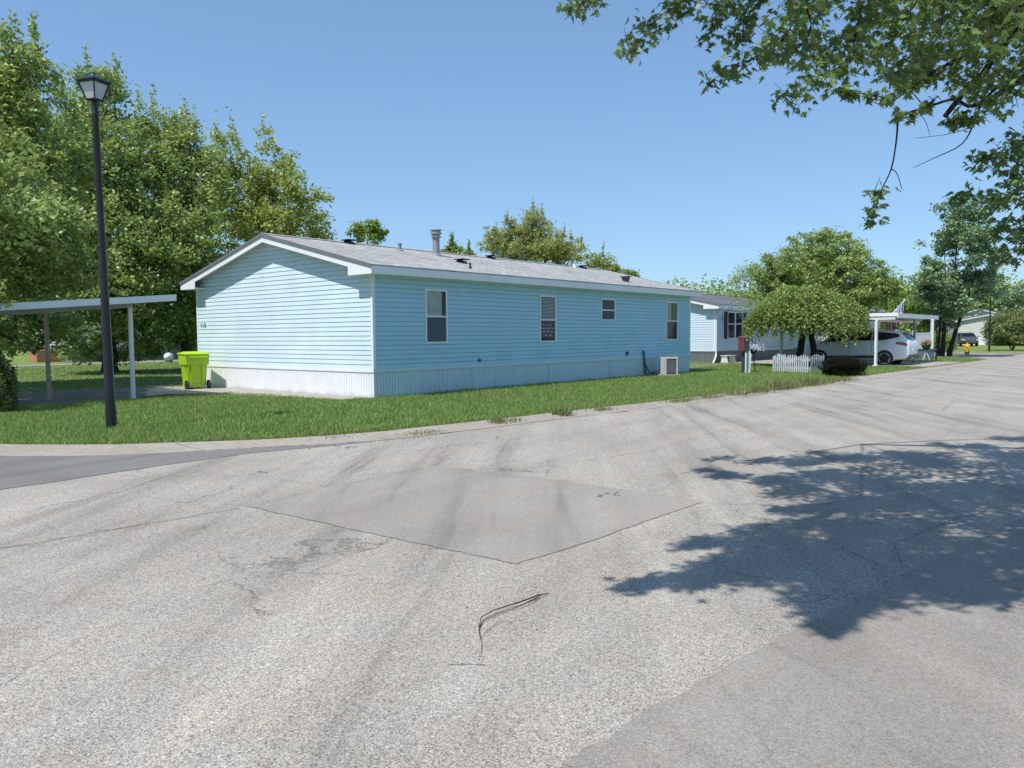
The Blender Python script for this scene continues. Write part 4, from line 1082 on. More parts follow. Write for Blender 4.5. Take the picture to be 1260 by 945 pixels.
# ------------------------------------------------------------------ carports
cpt = thing('carport', 'open white metal carport on slim posts left of the blue home', 'carport', (-2.84, 4.4, .06), 0)
zr_ = lambda x: 2.57 + .085 * x   # local x negative to the left
mb = MB(); L_ = 6.4; Wd = 2.75
for i in range(int(Wd / .23)):
    y = i * .23 + .04
    mb.hexa([(-L_, y, zr_(-L_) + .0), (-.02, y, zr_(0)), (-.02, y + .2, zr_(0)), (-L_, y + .2, zr_(-L_))], [(-L_, y + .03, zr_(-L_) + .05), (-.02, y + .03, zr_(0) + .05), (-.02, y + .17, zr_(0) + .05), (-L_, y + .17, zr_(-L_) + .05)])
mb.hexa([(-L_, .02, zr_(-L_) - .01), (-.02, .02, zr_(0) - .01), (-.02, Wd, zr_(0) - .01), (-L_, Wd, zr_(-L_) - .01)], [(-L_, .02, zr_(-L_) - .004), (-.02, .02, zr_(0) - .004), (-.02, Wd, zr_(0) - .004), (-L_, Wd, zr_(-L_) - .004)])
mb.build('roof', M['offwhite'], cpt)
mb = MB()
for y in (-.02, Wd): mb.hexa([(-L_, y, zr_(-L_) - .06), (0, y, zr_(0) - .06), (0, y + .025, zr_(0) - .06), (-L_, y + .025, zr_(-L_) - .06)], [(-L_, y, zr_(-L_) + .1), (0, y, zr_(0) + .1), (0, y + .025, zr_(0) + .1), (-L_, y + .025, zr_(-L_) + .1)])
mb.box(-.012, .012, .005, Wd, zr_(0) - .06, zr_(0) + .1); mb.build_each('fascia', M['white'], cpt)
mb = MB()
for y in (.5, Wd - .5): mb.bar((-L_ + .05, y, zr_(-L_) - .09), (-.9, y, zr_(-.9) - .09), .08, .15)
mb.build_each('beam', M['midgrey'], cpt)
for x, y, mm in ((-.96, .5, 'offwhite'), (-2.3, Wd - .5, 'wood_post'), (-5.6, .5, 'offwhite'), (-5.6, Wd - .5, 'offwhite')):
    if mm == 'wood_post': M.setdefault('wood_post', simple('aged_tan_post', (.32, .27, .21), .8, 0, .3, 9))
    mb = MB(); mb.box(x - .045, x + .045, y - .045, y + .045, 0, zr_(x) - .165); mb.box(x - .08, x + .08, y - .08, y + .08, 0, .02); mb.build('post', M[mm], cpt, bevel=.006)

cp2 = thing('carport', 'white flat carport with scalloped edge sheltering the silver SUV', 'carport', (26.24, -5.6, .06), 0)
mb = MB(); zf = lambda y: 2.36 - .004 * y; n = 22; Lx = 8.0; Ly = 5.9
for i in range(n):       # fluted pans running along X so the scallops show on the near edge
    y0 = Ly * i / n; y1 = Ly * (i + 1) / n; q = []
    for k in range(7):
        t_ = k / 6; y = y0 + (y1 - y0) * t_; q.append((y, 2.30 + .045 * math.sin(t_ * math.pi)))
    for (ya, za), (yb, zb) in zip(q[:-1], q[1:]): mb.hexa([(0, ya, za - .012), (Lx, ya, za - .012), (Lx, yb, zb - .012), (0, yb, zb - .012)], [(0, ya, za), (Lx, ya, za), (Lx, yb, zb), (0, yb, zb)])
mb.build('roof', M['white'], cp2)
mb = MB(); mb.box(-.03, Lx + .03, -.04, -.005, 2.24, 2.45); mb.box(-.03, -.005, 0, Ly, 2.32, 2.47); mb.box(Lx + .005, Lx + .03, 0, Ly, 2.27, 2.45); mb.build_each('fascia', M['white'], cp2)
mb = MB()
for x in (.05, 5.1): mb.bar((x, .1, 2.22), (x, Ly - .1, 2.22), .09, .12)
mb.bar((-.0, .9, 2.12), (Lx, .9, 2.12), .08, .1); mb.build_each('beam', M['offwhite'], cp2)
for x, y, w__, mm in ((0.0, .9, .10, 'white'), (5.1, .45, .09, 'midgrey'), (0.0, 5.4, .1, 'white'), (5.1, 5.4, .1, 'white'), (7.8, 5.4, .1, 'white')):
    mb = MB(); mb.box(x - w__, x + w__, y - w__ / 2, y + w__ / 2, 0, 2.2 if x else 2.1); mb.box(x - w__ * 1.5, x + w__ * 1.5, y - w__, y + w__, 0, .05); mb.build('post', M[mm], cp2, bevel=.006)
mb = MB(); x, y = 7.95, .02
for dx in (-.12, .12): mb.tube([(x + dx, y, 0), (x + dx, y, 2.24)], .016, 6)
for i in range(8):
    z = .1 + i * .27; s = 1 if i % 2 else -1; mb.tube([(x - .11 * s, y, z), (x + .02 * s, y, z + .06), (x - .02 * s, y, z + .2), (x + .11 * s, y, z + .26)], .011, 5)
mb.tube([(x, y, 1.9), (x - .3, y, 2.2)], .014, 5); mb.build('iron_column', M['black'], cp2)
# flag
fl = thing('flag', 'stars and stripes flag hanging from a slanted pole at the carport edge', 'flag', (34.35, -3.4, .22), 0); fl.scale = (1, 1.35, 1.05)
mb = MB(); mb.tube([(-.02, .35, 1.9), (.1, -.35, 3.02)], .018, 8); mb.lathe([(.005, 3.0), (.035, 3.03), (.03, 3.07), (.005, 3.09)], .105, -.36, 8); mb.build('pole', M['offwhite'], fl, smooth=True)
def flag_mat():
    t = NT('flag_cloth'); tc = t.node('ShaderNodeTexCoord'); sx = t.node('ShaderNodeSeparateXYZ'); t.link(tc.outputs['UV'], sx.inputs[0])
    U, V_ = sx.outputs[0], sx.outputs[1]
    st_ = t.math('MODULO', t.math('FLOOR', t.math('MULTIPLY', V_, 12.999)), 2.)
    c = t.mix((.42, .07, .09), (.74, .73, .72), st_)
    can = t.math('MULTIPLY', t.math('LESS_THAN', U, .4), t.math('GREATER_THAN', V_, 6 / 13))
    cu = t.math('SUBTRACT', t.math('FRACT', t.math('MULTIPLY', U, 11 / .4 / 2)), .5); cv = t.math('SUBTRACT', t.math('FRACT', t.math('MULTIPLY', t.math('SUBTRACT', V_, 6 / 13), 9 / (7 / 13) / 2)), .5)
    star = t.math('LESS_THAN', t.math('ADD', t.math('ABSOLUTE', cu), t.math('ABSOLUTE', cv)), .33)
    c = t.mix(c, t.mix((.04, .06, .2), (.8, .8, .8), star), can); t.base(c); t.fin(.8); return t.m
mb = MB(); nu, nv = 22, 14; uv = []
for i in range(nu + 1):
    for j in range(nv + 1):
        u = i / nu; v = j / nv; p = Vector((-.02, .3, 1.98)).lerp(Vector((.095, -.32, 2.97)), v)
        drop = u * (.75 + .42 * v); fold = .07 * math.sin(v * 13 + u * 2.2) * (.25 + u)
        mb.v.append((p.x + fold + .03 * math.sin(v * 7), p.y * (1 - .15 * u) + .05 * u * math.cos(v * 9), p.z - drop)); uv.append((u, v))
for i in range(nu):
    for j in range(nv): a_ = i * (nv + 1) + j; mb.f.append((a_, a_ + 1, a_ + nv + 2, a_ + nv + 1))
fc = mb.build('cloth', flag_mat(), fl, smooth=True); ul = fc.data.uv_layers.new(name='UVMap')
for lp in fc.data.loops: ul.data[lp.index].uv = uv[lp.vertex_index]

# ------------------------------------------------------------------ cars
def make_car(name, label, x, y, rz, paint, L=5.19, Wd=1.98, Hh=1.76, group=None):
    """local x forward, origin centre on the ground"""
    root = thing(name, label, 'car', (x, y, .0), rz, group); hw = Wd / 2
    # stations: x from the rear, bottom, sill half width, belt z, roof z (or deck), belt hw, roof hw
    S = [(-2.60, .55, .72, .95, .99, .74, .64), (-2.56, .42, .84, 1.10, 1.14, .84, .72), (-2.45, .34, .93, 1.19, 1.36, .90, .72), (-2.25, .30, .965, 1.21, 1.57, .935, .69), (-2.0, .28, .985, 1.20, 1.66, .95, .68),
         (-1.6, .26, .99, 1.19, 1.715, .965, .70), (-1.0, .24, .99, 1.18, 1.75, .97, .72), (-.3, .24, .99, 1.17, 1.76, .975, .73), (.3, .24, .99, 1.16, 1.735, .975, .72), (.8, .24, .99, 1.15, 1.62, .975, .69),
         (1.15, .25, .99, 1.14, 1.42, .97, .72), (1.45, .26, .985, 1.12, 1.22, .96, .80), (1.7, .26, .98, 1.09, 1.16, .95, .78), (2.1, .28, .96, 1.03, 1.10, .92, .70), (2.4, .32, .90, .93, 1.0, .85, .62), (2.55, .38, .80, .78, .86, .74, .52), (2.6, .45, .66, .66, .72, .6, .45)]
    k = L / 5.2; kz = Hh / 1.76; kw = hw / .99
    def ring(s):
        x_, zb, ws, zbelt, zrf, wb, wr = s; x_ *= k
        pts = [(0, zb), (ws * .86, zb), (ws * .985, zb + .09), (ws, zb + .25), (ws * 1.0, (zb + zbelt) * .56), (wb, zbelt), (wb - (wb - wr) * .12, zbelt + (zrf - zbelt) * .16), (wr + (wb - wr) * .22, zbelt + (zrf - zbelt) * .78), (wr * .9, zbelt + (zrf - zbelt) * .965), (wr * .5, zrf), (0, zrf + .01)]
        return [(x_, y_ * kw, z_ * kz) for y_, z_ in pts] 
    mb = MB(); rs = [ring(s) for s in S]; nr = 11
    full = []
    for r in rs: full.append(r + [(x_, -y_, z_) for x_, y_, z_ in r[-2:0:-1]])
    nf = len(full[0])
    for r in full: mb.v += r
    for i in range(len(full) - 1):
        for j in range(nf): j2 = (j + 1) % nf; mb.f.append((i * nf + j, (i + 1) * nf + j, (i + 1) * nf + j2, i * nf + j2))
    mb.f.append(tuple(range(nf))); mb.f.append(tuple((len(full) - 1) * nf + j for j in range(nf - 1, -1, -1)))
    b = mb.build('body', M[paint], root, smooth=True); sb = b.modifiers.new('Subsurf', 'SUBSURF'); sb.levels = 1; sb.render_levels = 2
    # sampled side surface: at x, height fraction between belt and roof
    def side(x_, fz, off=.012):
        xs = [s[0] * k for s in S]
        for i in range(len(S) - 1):
            if xs[i] <= x_ <= xs[i + 1]: t_ = (x_ - xs[i]) / (xs[i + 1] - xs[i]); break
        s = [a_ + (b_ - a_) * t_ for a_, b_ in zip(S[i], S[i + 1])]
        zb, ws, zbelt, zrf, wb, wr = s[1:]; z_ = zbelt + (zrf - zbelt) * fz
        if fz < 0: z_ = zbelt + fz; y_ = ws + (wb - ws) * max(0, 1 + fz / .5)
        else:
            p0 = (wb - (wb - wr) * .12, .16); p1 = (wr + (wb - wr) * .22, .78); y_ = wb + (p0[0] - wb) * fz / .16 if fz < .16 else (p0[0] + (p1[0] - p0[0]) * (fz - .16) / .62 if fz < .78 else p1[0] - (fz - .78) * .3)
        return y_ * kw + off, z_ * kz
    def panel(nm, quads, mat, both=True, off=.012):
        for sg in ((1, -1) if both else (1,)):
            mb = MB()
            for poly in quads:
                # poly: list of (x, fz_low, fz_high)
                row = []
                for x_, a_, b_ in poly:
                    y0_, z0_ = side(x_, a_, off); ym, zm = side(x_, (a_ + b_) / 2, off); y1_, z1_ = side(x_, b_, off); row.append(((x_, y0_ * sg, z0_), (x_, ym * sg, zm), (x_, y1_ * sg, z1_)))
                for p, q in zip(row[:-1], row[1:]): mb.quad(p[0], q[0], q[1], p[1]); mb.quad(p[1], q[1], q[2], p[2])
            mb.build(nm, M[mat], root)
    lin = lambda a_, b_, n_: [a_ + (b_ - a_) * i / n_ for i in range(n_ + 1)]
    panel('side_window', [[(x_ * k, .10, .80) for x_ in lin(.14, .86, 6)], [(1.2 * k, .12, .3)] and [(x_ * k, .10, .8 - max(0, x_ - .86) * 1.2) for x_ in lin(.86, 1.3, 4)]], 'carglass')
    panel('side_window', [[(x_ * k, .10, .80) for x_ in lin(-.9, .08, 6)]], 'carglass')
    panel('side_window', [[(x_ * k, .10 + max(0, -1.5 - x_) * .55, .80 - max(0, -1.7 - x_) * .1) for x_ in lin(-2.12, -.96, 8)]], 'carglass')
    panel('rocker_cladding', [[(x_ * k, -.80, -.66) for x_ in lin(-1.1, 1.2, 4)]], 'cladding', off=.022)
    # rear glass and windscreen as curved bands just proud of the surface
    for nm, zz in (('rear_window', [(-2.50, 1.25, .72), (-2.44, 1.36, .69), (-2.35, 1.48, .65), (-2.2, 1.60, .61)]), ('windscreen', [(1.50, 1.19, .74), (1.28, 1.36, .7), (1.02, 1.55, .64), (.82, 1.66, .6)])):
        mb = MB()
        for (xa, za, wa), (xb, zb_, wb_) in zip(zz[:-1], zz[1:]):
            sgn = -1 if nm == 'rear_window' else 1; o = .03 * sgn
            for ya, yb in ((-1, -.5), (-.5, 0), (0, .5), (.5, 1)):
                cv = lambda y_: -.05 * sgn * y_ * y_
                mb.quad(((xa) * k + o + cv(ya), ya * wa, za * kz + .02), (xa * k + o + cv(yb), yb * wa, za * kz + .02), (xb * k + o + cv(yb), yb * wb_, zb_ * kz + .02), (xb * k + o + cv(ya), ya * wb_, zb_ * kz + .02))
        mb.build(nm, M['carglass'], root)
    for sg in (1, -1):
        mb = MB(); q = [(-2.02, -.10, .02), (-2.2, -.16, .02), (-2.38, -.17, .0), (-2.5, -.15, -.02)]; row = []
        for x_, a_, b_ in q: y0_, z0_ = side(x_ * k, a_ - .03, .018); y1_, z1_ = side(x_ * k, b_ - .06, .018); row.append(((x_ * k, y0_ * sg, z0_), (x_ * k, y1_ * sg, z1_)))
        row.append(((-2.585 * k, .62 * sg, 1.0 * kz), (-2.585 * k, .62 * sg, 1.08 * kz)))
        for p, q_ in zip(row[:-1], row[1:]): mb.quad(p[0], q_[0], q_[1], p[1])
        mb.build('tail_light', M['taillight'], root)
        mb = MB(); mb.hexa([(2.3, sg * .62, .72), (2.58, sg * .6, .66), (2.52, sg * .74, .66), (2.12, sg * .93, .72)], [(2.3, sg * .62, .80), (2.57, sg * .6, .74), (2.5, sg * .74, .75), (2.12, sg * .93, .84)]); mb.build('headlight', M['headlight'], root)
        mb = MB(); mb.hexa([(.95, sg * .97, 1.06), (1.12, sg * .97, 1.06), (1.12, sg * 1.16, 1.08), (.98, sg * 1.18, 1.08)], [(.95, sg * .97, 1.16), (1.1, sg * .97, 1.18), (1.1, sg * 1.15, 1.2), (.98, sg * 1.17, 1.2)]); mb.build('mirror', M[paint], root, bevel=.02)
        for x_ in (.0, -1.02):
            mb = MB(); y_, z_ = side(x_ * k, -.10, .014); mb.box(x_ * k - .12, x_ * k + .1, min(y_ * sg, (y_ + .02) * sg), max(y_ * sg, (y_ + .02) * sg), z_ - .02, z_ + .012); mb.build('door_handle', M[paint], root)
        mb = MB(); mb.tube([(-1.85 * k, sg * .66, 1.69 * kz), (-1.7 * k, sg * .63, 1.785 * kz), (.1 * k, sg * .65, 1.825 * kz), (.35 * k, sg * .65, 1.76 * kz)], .017, 6); mb.build('roof_rail', M['grey'], root)
        # door shut lines
        mb = MB()
        for x_ in (.12, -.93):
            pr = [side(x_ * k, a_, .0135) for a_ in (-.02, -.3, -.6)]
            for (ya, za), (yb, zb_) in zip(pr[:-1], pr[1:]): mb.quad((x_ * k - .006, ya * sg, za), (x_ * k + .006, ya * sg, za), (x_ * k + .006, yb * sg, zb_), (x_ * k - .006, yb * sg, zb_))
        mb.build('door_seam', M['cladding'], root)
        for wx in (-1.52 * k, 1.55 * k):
            ysd = hw * 1.0
            mb = MB(); pr = [(.40, 0.), (.455, .0), (.455, .024), (.40, .024)]
            nn = 22; b0 = 0
            for i in range(nn + 1):
                a_ = -.25 + (math.pi + .5) * i / nn
                for r_, o in pr: mb.v.append((wx + r_ * math.cos(a_), sg * (ysd - .03 + o), .385 + r_ * math.sin(a_)))
            for i in range(nn):
                for j in range(4): j2 = (j + 1) % 4; mb.f.append((i * 4 + j, i * 4 + j2, (i + 1) * 4 + j2, (i + 1) * 4 + j))
            arch = mb.build('wheel_arch', M[paint], root)
            mb = MB(); poly = [(wx + .40 * math.cos(-.3 + (math.pi + .6) * i / 20), .385 + .40 * math.sin(-.3 + (math.pi + .6) * i / 20)) for i in range(21)]
            mb.add([(px_, sg * (ysd + .001), pz_) for px_, pz_ in poly], [tuple(range(21))]); mb.build('wheel_well', M['dark_in'], root)
            whl = thing_part('wheel', root, (wx, sg * (ysd - .12), .385))
            mb = MB(); mb.lathe([(.25, -.11), (.36, -.115), (.385, -.08), (.385, .08), (.36, .125), (.27, .13)], n=28, axis='y'); t_ = mb.build('tyre', M['rubber'], whl, smooth=True)
            mb = MB(); mb.lathe([(.05, .08), (.26, .075), (.27, .125), (.275, .13), (.262, .132), (.25, .09)], n=28, axis='y')
            for q in range(10):
                a_ = q / 10 * math.tau; d_ = .12 if q % 2 else -.12
                mb.bar((.05 * math.cos(a_), .112, .05 * math.sin(a_)), (.255 * math.cos(a_ + d_), .122, (.255) * math.sin(a_ + d_)), .05, .02, (0, 1, 0))
            mb.lathe([(.001, .12), (.055, .125), (.055, .1)], n=12, axis='y'); rm = mb.build('rim', M['alloy'], whl)
            if sg < 0: whl.scale = (1, -1, 1)
    mb = MB(); mb.box(-2.64 * k, -2.3 * k, -.8, .8, .36, .56); mb.box(2.3 * k, 2.62 * k, -.62, .62, .36, .5); mb.build_each('bumper_cladding', M['cladding'], root, bevel=.03)
    mb = MB(); mb.box(-2.635 * k, -2.60 * k, -.27, .27, .72, .86); mb.build('number_plate', M['offwhite'], root)
    mb = MB(); mb.lathe([(.035, 0), (.04, -.08)], n=10, axis='x', c=(-2.62 * k, .55, .38)); mb.build('exhaust', M['grey'], root)
    return root
def thing_part(nm, parent, loc):
    """small hub disc mesh that carries tyre and rim"""
    mb = MB(); mb.lathe([(.03, .0), (.2, .01), (.2, .07), (.03, .08)], n=16, axis='y'); o = mb.build(nm, M['dkgrey'], parent); o.location = loc; return o
make_car('parked_car', 'silver-white SUV parked under the flat white carport', 28.56, -3.2, R(90), 'carpaint', Hh=1.78)
make_car('parked_car', 'far maroon car in front of the distant white home', 93.5, 3.6, R(200), 'carpaint2', 4.7, 1.9, 1.6)

# ------------------------------------------------------------------ street lamps
def make_lamp(x, y, label, height=5.55, rz=R(20), lean=(0, 0), group=None):
    root = thing('street_lamp', label, 'street lamp', (x, y, 0), rz, group)
    root.rotation_euler = (lean[0], lean[1], rz)
    mb = MB(); mb.lathe([(.088, -.05), (.088, .35), (.08, .5), (.07, 2.2), (.058, 2.9), (.054, height - .25), (.058, height - .24), (.058, height - .2), (.05, height - .18), (.046, height)], n=16); mb.build('pole', M['black'], root, smooth=True)
    h = height; mb = MB()
    mb.hexa([(-.08, -.08, h), (.08, -.08, h), (.08, .08, h), (-.08, .08, h)], [(-.1, -.1, h + .03), (.1, -.1, h + .03), (.1, .1, h + .03), (-.1, .1, h + .03)])
    b0, b1 = .09, .165; z0, z1 = h + .03, h + .30
    for sx in (-1, 1):
        for sy in (-1, 1): mb.bar((sx * b0, sy * b0, z0), (sx * b1, sy * b1, z1), .022)
    for sx, sy, tx, ty in ((-1, -1, 1, -1), (1, -1, 1, 1), (1, 1, -1, 1), (-1, 1, -1, -1)): mb.bar((sx * b1, sy * b1, z1), (tx * b1, ty * b1, z1), .03)
    fr = mb.build('lantern_frame', M['black'], root)
    for sx, sy, tx, ty in ((-1, -1, 1, -1), (1, -1, 1, 1), (1, 1, -1, 1), (-1, 1, -1, -1)):
        g_ = MB(); k = .93; g_.quad((sx * b0 * k, sy * b0 * k, z0), (tx * b0 * k, ty * b0 * k, z0), (tx * b1 * k, ty * b1 * k, z1 - .01), (sx * b1 * k, sy * b1 * k, z1 - .01)); g_.build('lantern_pane', M['frost'], root)
    mb = MB(); e = .2; mb.hexa([(-e, -e, z1 + .012), (e, -e, z1 + .012), (e, e, z1 + .012), (-e, e, z1 + .012)], [(-e, -e, z1 + .03), (e, -e, z1 + .03), (e, e, z1 + .03), (-e, e, z1 + .03)])
    mb.hexa([(-e + .02, -e + .02, z1 + .03), (e - .02, -e + .02, z1 + .03), (e - .02, e - .02, z1 + .03), (-e + .02, e - .02, z1 + .03)], [(-.06, -.06, z1 + .12), (.06, -.06, z1 + .12), (.06, .06, z1 + .12), (-.06, .06, z1 + .12)]); mb.build('lantern_roof', M['black'], root)
    mb = MB(); mb.lathe([(.055, z1 + .12), (.045, z1 + .14), (.02, z1 + .15), (.025, z1 + .165), (.005, z1 + .185)], n=10); mb.build('finial', M['black'], root, smooth=True)
    return root
make_lamp(-6.94, -1.27, 'tall black street lamp with frosted lantern on the corner lawn', 5.6, R(24), (R(-.1), R(-.9)), 'black street lamps')
make_lamp(64.6, -3.3, 'distant black street lamp before the far white home', 5.4, R(10), group='black street lamps')

# ------------------------------------------------------------------ wheelie bin
bn = thing('wheelie_bin', 'lime green wheelie bin beside the gable wall of the blue home', 'bin', (-.75, 7.55, .062), R(-12))
bn.scale = (1.15, 1.12, 1.04)
mb = MB(); mb.hexa([(-.22, -.25, .04), (.22, -.25, .04), (.22, .27, .0), (-.22, .27, .0)], [(-.25, -.31, .7), (.25, -.31, .7), (.25, .34, .7), (-.25, .34, .7)])
mb.hexa([(-.285, -.34, .70), (.285, -.34, .70), (.285, .38, .70), (-.285, .38, .70)], [(-.30, -.36, 1.0), (.30, -.36, 1.0), (.30, .40, 1.0), (-.30, .40, 1.0)])
for y in (-.2, .0, .2): mb.hexa([(-.235, y - .03, .12), (-.22, y - .03, .12), (-.22, y + .03, .12), (-.235, y + .03, .12)], [(-.275, y - .03, .7), (-.24, y - .03, .7), (-.24, y + .03, .7), (-.275, y + .03, .7)])
for x in (-.14, .14): mb.hexa([(x - .035, -.29, .1), (x + .035, -.29, .1), (x + .035, -.24, .1), (x - .035, -.24, .1)], [(x - .035, -.34, .7), (x + .035, -.34, .7), (x + .035, -.28, .7), (x - .035, -.28, .7)])
mb.build('body', M['lime'], bn, bevel=.015)
mb = MB(); mb.hexa([(-.325, -.40, 1.005), (.325, -.40, 1.005), (.325, .43, 1.005), (-.325, .43, 1.005)], [(-.31, -.37, 1.045), (.31, -.37, 1.045), (.31, .41, 1.045), (-.31, .41, 1.045)])
mb.hexa([(-.27, -.3, 1.045), (.27, -.3, 1.045), (.27, .34, 1.045), (-.27, .34, 1.045)], [(-.2, -.2, 1.085), (.2, -.2, 1.085), (.2, .27, 1.085), (-.2, .27, 1.085)]); mb.build('lid', M['lime'], bn, bevel=.012)
mb = MB(); mb.tube([(-.24, -.43, .93), (.24, -.43, .93)], .018, 8)
for x in (-.22, 0, .22): mb.box(x - .015, x + .015, -.44, -.35, .91, .95)
mb.build('handle', M['lime'], bn, smooth=True)
mb = MB(); mb.tube([(-.3, -.29, .13), (.3, -.29, .13)], .012, 8); mb.build('axle', M['grey'], bn)
for x in (-.28, .28):
    mb = MB(); mb.lathe([(.02, -.03), (.11, -.03), (.13, -.02), (.13, .02), (.11, .03), (.02, .03)], n=20, axis='x', c=(x, -.29, .13)); mb.build('wheel', M['rubber'], bn, smooth=True)

# ------------------------------------------------------------------ small yard things
ub = thing('utility_pedestal', 'rust-brown utility box on a post with a white pipe beside it', 'utility box', (17.35, -2.12, .05), R(-12))
mb = MB(); mb.box(-.19, .19, -.13, .13, .86, 1.38); mb.hexa([(-.21, -.16, 1.38), (.21, -.16, 1.38), (.21, .15, 1.38), (-.21, .15, 1.38)], [(-.2, -.12, 1.43), (.2, -.12, 1.43), (.2, .14, 1.46), (-.2, .14, 1.46)]); mb.build('box', M['brown'], ub, bevel=.012)
mb = MB(); mb.box(-.05, .1, -.137, -.131, 1.28, 1.35); mb.build('notice', M['offwhite'], ub)
mb = MB(); mb.box(-.06, .06, -.06, .06, 0, .86); mb.build('post', M['dkgrey'], ub)
mb = MB(); mb.tube([(.28, .02, .05), (.28, .02, 1.15)], .05, 10); mb.lathe([(.075, 1.0), (.085, 1.02), (.085, 1.14), (.04, 1.17)], .28, .02, 12); mb.box(.3, .42, -.04, .06, .92, 1.02); mb.build('white_pipe', M['white'], ub, smooth=True)
for i, (dx, dy, h_, tl) in enumerate(((-.42, -.22, .82, -.0), (-.2, -.3, .78, .06), (-.02, -.26, .9, .0), (.42, -.1, .72, .03))):
    mb = MB(); mb.hexa([(-.028, -.01, 0), (.028, -.01, 0), (.028, .01, 0), (-.028, .01, 0)], [(-.028 + tl, -.01, h_ - .05), (.028 + tl, -.01, h_ - .05), (.028 + tl, .01, h_ - .05), (-.028 + tl, .01, h_ - .05)]); mb.hexa([(-.028 + tl, -.01, h_ - .05), (.028 + tl, -.01, h_ - .05), (.028 + tl, .01, h_ - .05), (-.028 + tl, .01, h_ - .05)], [(-.004 + tl, -.01, h_), (.004 + tl, -.01, h_), (.004 + tl, .01, h_), (-.004 + tl, .01, h_)])
    o = mb.build('garden_stake', M['white']); o.location = (17.35 + dx * .7, -2.12 + dy, .05); o.rotation_euler = (0, 0, R(-40))
    tag(o, ['white stake left of the brown utility box, leftmost of four', 'leaning white stake in front of the brown utility box', 'tallest white stake beneath the brown utility box', 'short white stake right of the brown utility box, by the flowers'][i], 'stake', 'white stakes round the utility box')
ph = thing('plant_stand', 'black iron stand holding a basket of pale flowers by the utility box', 'plant stand', (17.95, -2.25, .05), 0)
mb = MB(); 
for a_ in (0, 2.1, 4.2): mb.tube([(.22 * math.cos(a_), .22 * math.sin(a_), 0), (.08 * math.cos(a_), .08 * math.sin(a_), .45), (.15 * math.cos(a_), .15 * math.sin(a_), .82)], .012, 6)
mb.tube([(.15 * math.cos(t / 12 * math.tau), .15 * math.sin(t / 12 * math.tau), .82) for t in range(13)], .01, 5); mb.build('stand', M['black'], ph)
mb = MB(); mb.lathe([(.1, .74), (.17, .86), (.19, .92), (.1, .93)], n=14); mb.build('pot', M['black'], ph, smooth=True)
P_ = rng.normal(0, 1, (420, 3)) * [.17, .17, .07] + [.06, -.03, 1.0]; V, Fq = leaf_quads(P_, .05, flat=.2, aspect=.9); np_mesh('blossoms', V, Fq, M['flower_w'], ph)

# picket fence, two runs of short pickets round the bed
pf = thing('picket_fence', 'low white picket fence edging the bed under the weeping tree', 'fence', (0, 0, .05), 0)
runs = [((18.55, -2.85), (18.06, -4.5), 17, 1), ((18.06, -4.5), (19.55, -4.55), 8, 0), ((18.55, -2.85), (20.2, -2.7), 8, 0)]
for (a, b, n_, _) in runs:
    a = Vector(a); b = Vector(b); d = (b - a).normalized(); nn = Vector((d.y, -d.x)); 
    mb = MB()
    for z in (.2, .56): mb.bar((a.x, a.y, z), (b.x, b.y, z), .022, .05)
    mb.build_each('rail', M['fence_shaded'], pf)
    for i in range(n_):
        p = a + (b - a) * ((i + .5) / n_) + nn * .024; h_ = .66 + .07 * abs(math.sin(i * .55)) + random.uniform(-.012, .012)
        mb = MB(); wv = .028; q = [(-wv, 0.03), (wv, 0.03), (wv, h_ - .05), (0, h_), (-wv, h_ - .05)]; lean_ = random.gauss(0, .012)
        V_ = [(p.x + d.x * (u + lean_ * z), p.y + d.y * (u + lean_ * z), z) for u, z in q]; V2 = [(x + nn.x * .016, y + nn.y * .016, z) for x, y, z in V_]
        mb.add(V_ + V2, [(4, 3, 2, 1, 0), (5, 6, 7, 8, 9)] + [(i_, (i_ + 1) % 5, 5 + (i_ + 1) % 5, 5 + i_) for i_ in range(5)]); mb.build('picket', M['fence_shaded'], pf)
# rail fence farther back, seen past the weeping trunks
rf2 = thing('picket_fence', 'tall white picket fence glimpsed behind the weeping tree and car bonnet', 'fence', (36.0, 1.6, .05), 0)
mb = MB(); mb.bar((0, 0, .35), (3.2, -.6, .35), .03, .08); mb.bar((0, 0, 1.0), (3.2, -.6, 1.0), .03, .08); mb.build_each('rail', M['white'], rf2)
for i in range(16):
    mb = MB(); x = .1 + i * .2; y = -.6 * x / 3.2 - .03; mb.box(x - .045, x + .045, y - .012, y + .006, .05, 1.3); mb.hexa([(x - .045, y - .012, 1.3), (x + .045, y - .012, 1.3), (x + .045, y + .006, 1.3), (x - .045, y + .006, 1.3)], [(x - .004, y - .012, 1.36), (x + .004, y - .012, 1.36), (x + .004, y + .006, 1.36), (x - .004, y + .006, 1.36)]); mb.build('picket', M['white'], rf2)
# vinyl privacy fence panel by the planter
vf = thing('privacy_fence', 'white vinyl privacy fence panels behind the flower tub', 'fence', (38.97, -2.35, .05), R(-50))
mb = MB(); 
for i in range(15): mb.box(.1 + i * .135, .225 + i * .135, -.02, .02, .1, 1.45)
mb.box(.06, 2.14, -.03, .03, 1.45, 1.55); mb.box(.06, 2.14, -.03, .03, .04, .12); mb.build('panel', M['siding3'], vf)
for x, h_ in ((0, 1.65), (1.1, 1.65), (2.2, 2.3)):
    mb = MB(); mb.box(x - .065, x + .065, -.065, .065, 0, h_); mb.hexa([(x - .085, -.085, h_), (x + .085, -.085, h_), (x + .085, .085, h_), (x - .085, .085, h_)], [(x - .02, -.02, h_ + .08), (x + .02, -.02, h_ + .08), (x + .02, .02, h_ + .08), (x - .02, .02, h_ + .08)]); mb.build('post', M['white'], vf)
tb = thing('planter_tub', 'blue-grey square tub at the end of the carport drive', 'planter', (38.0, -4.2, .05), R(-35))
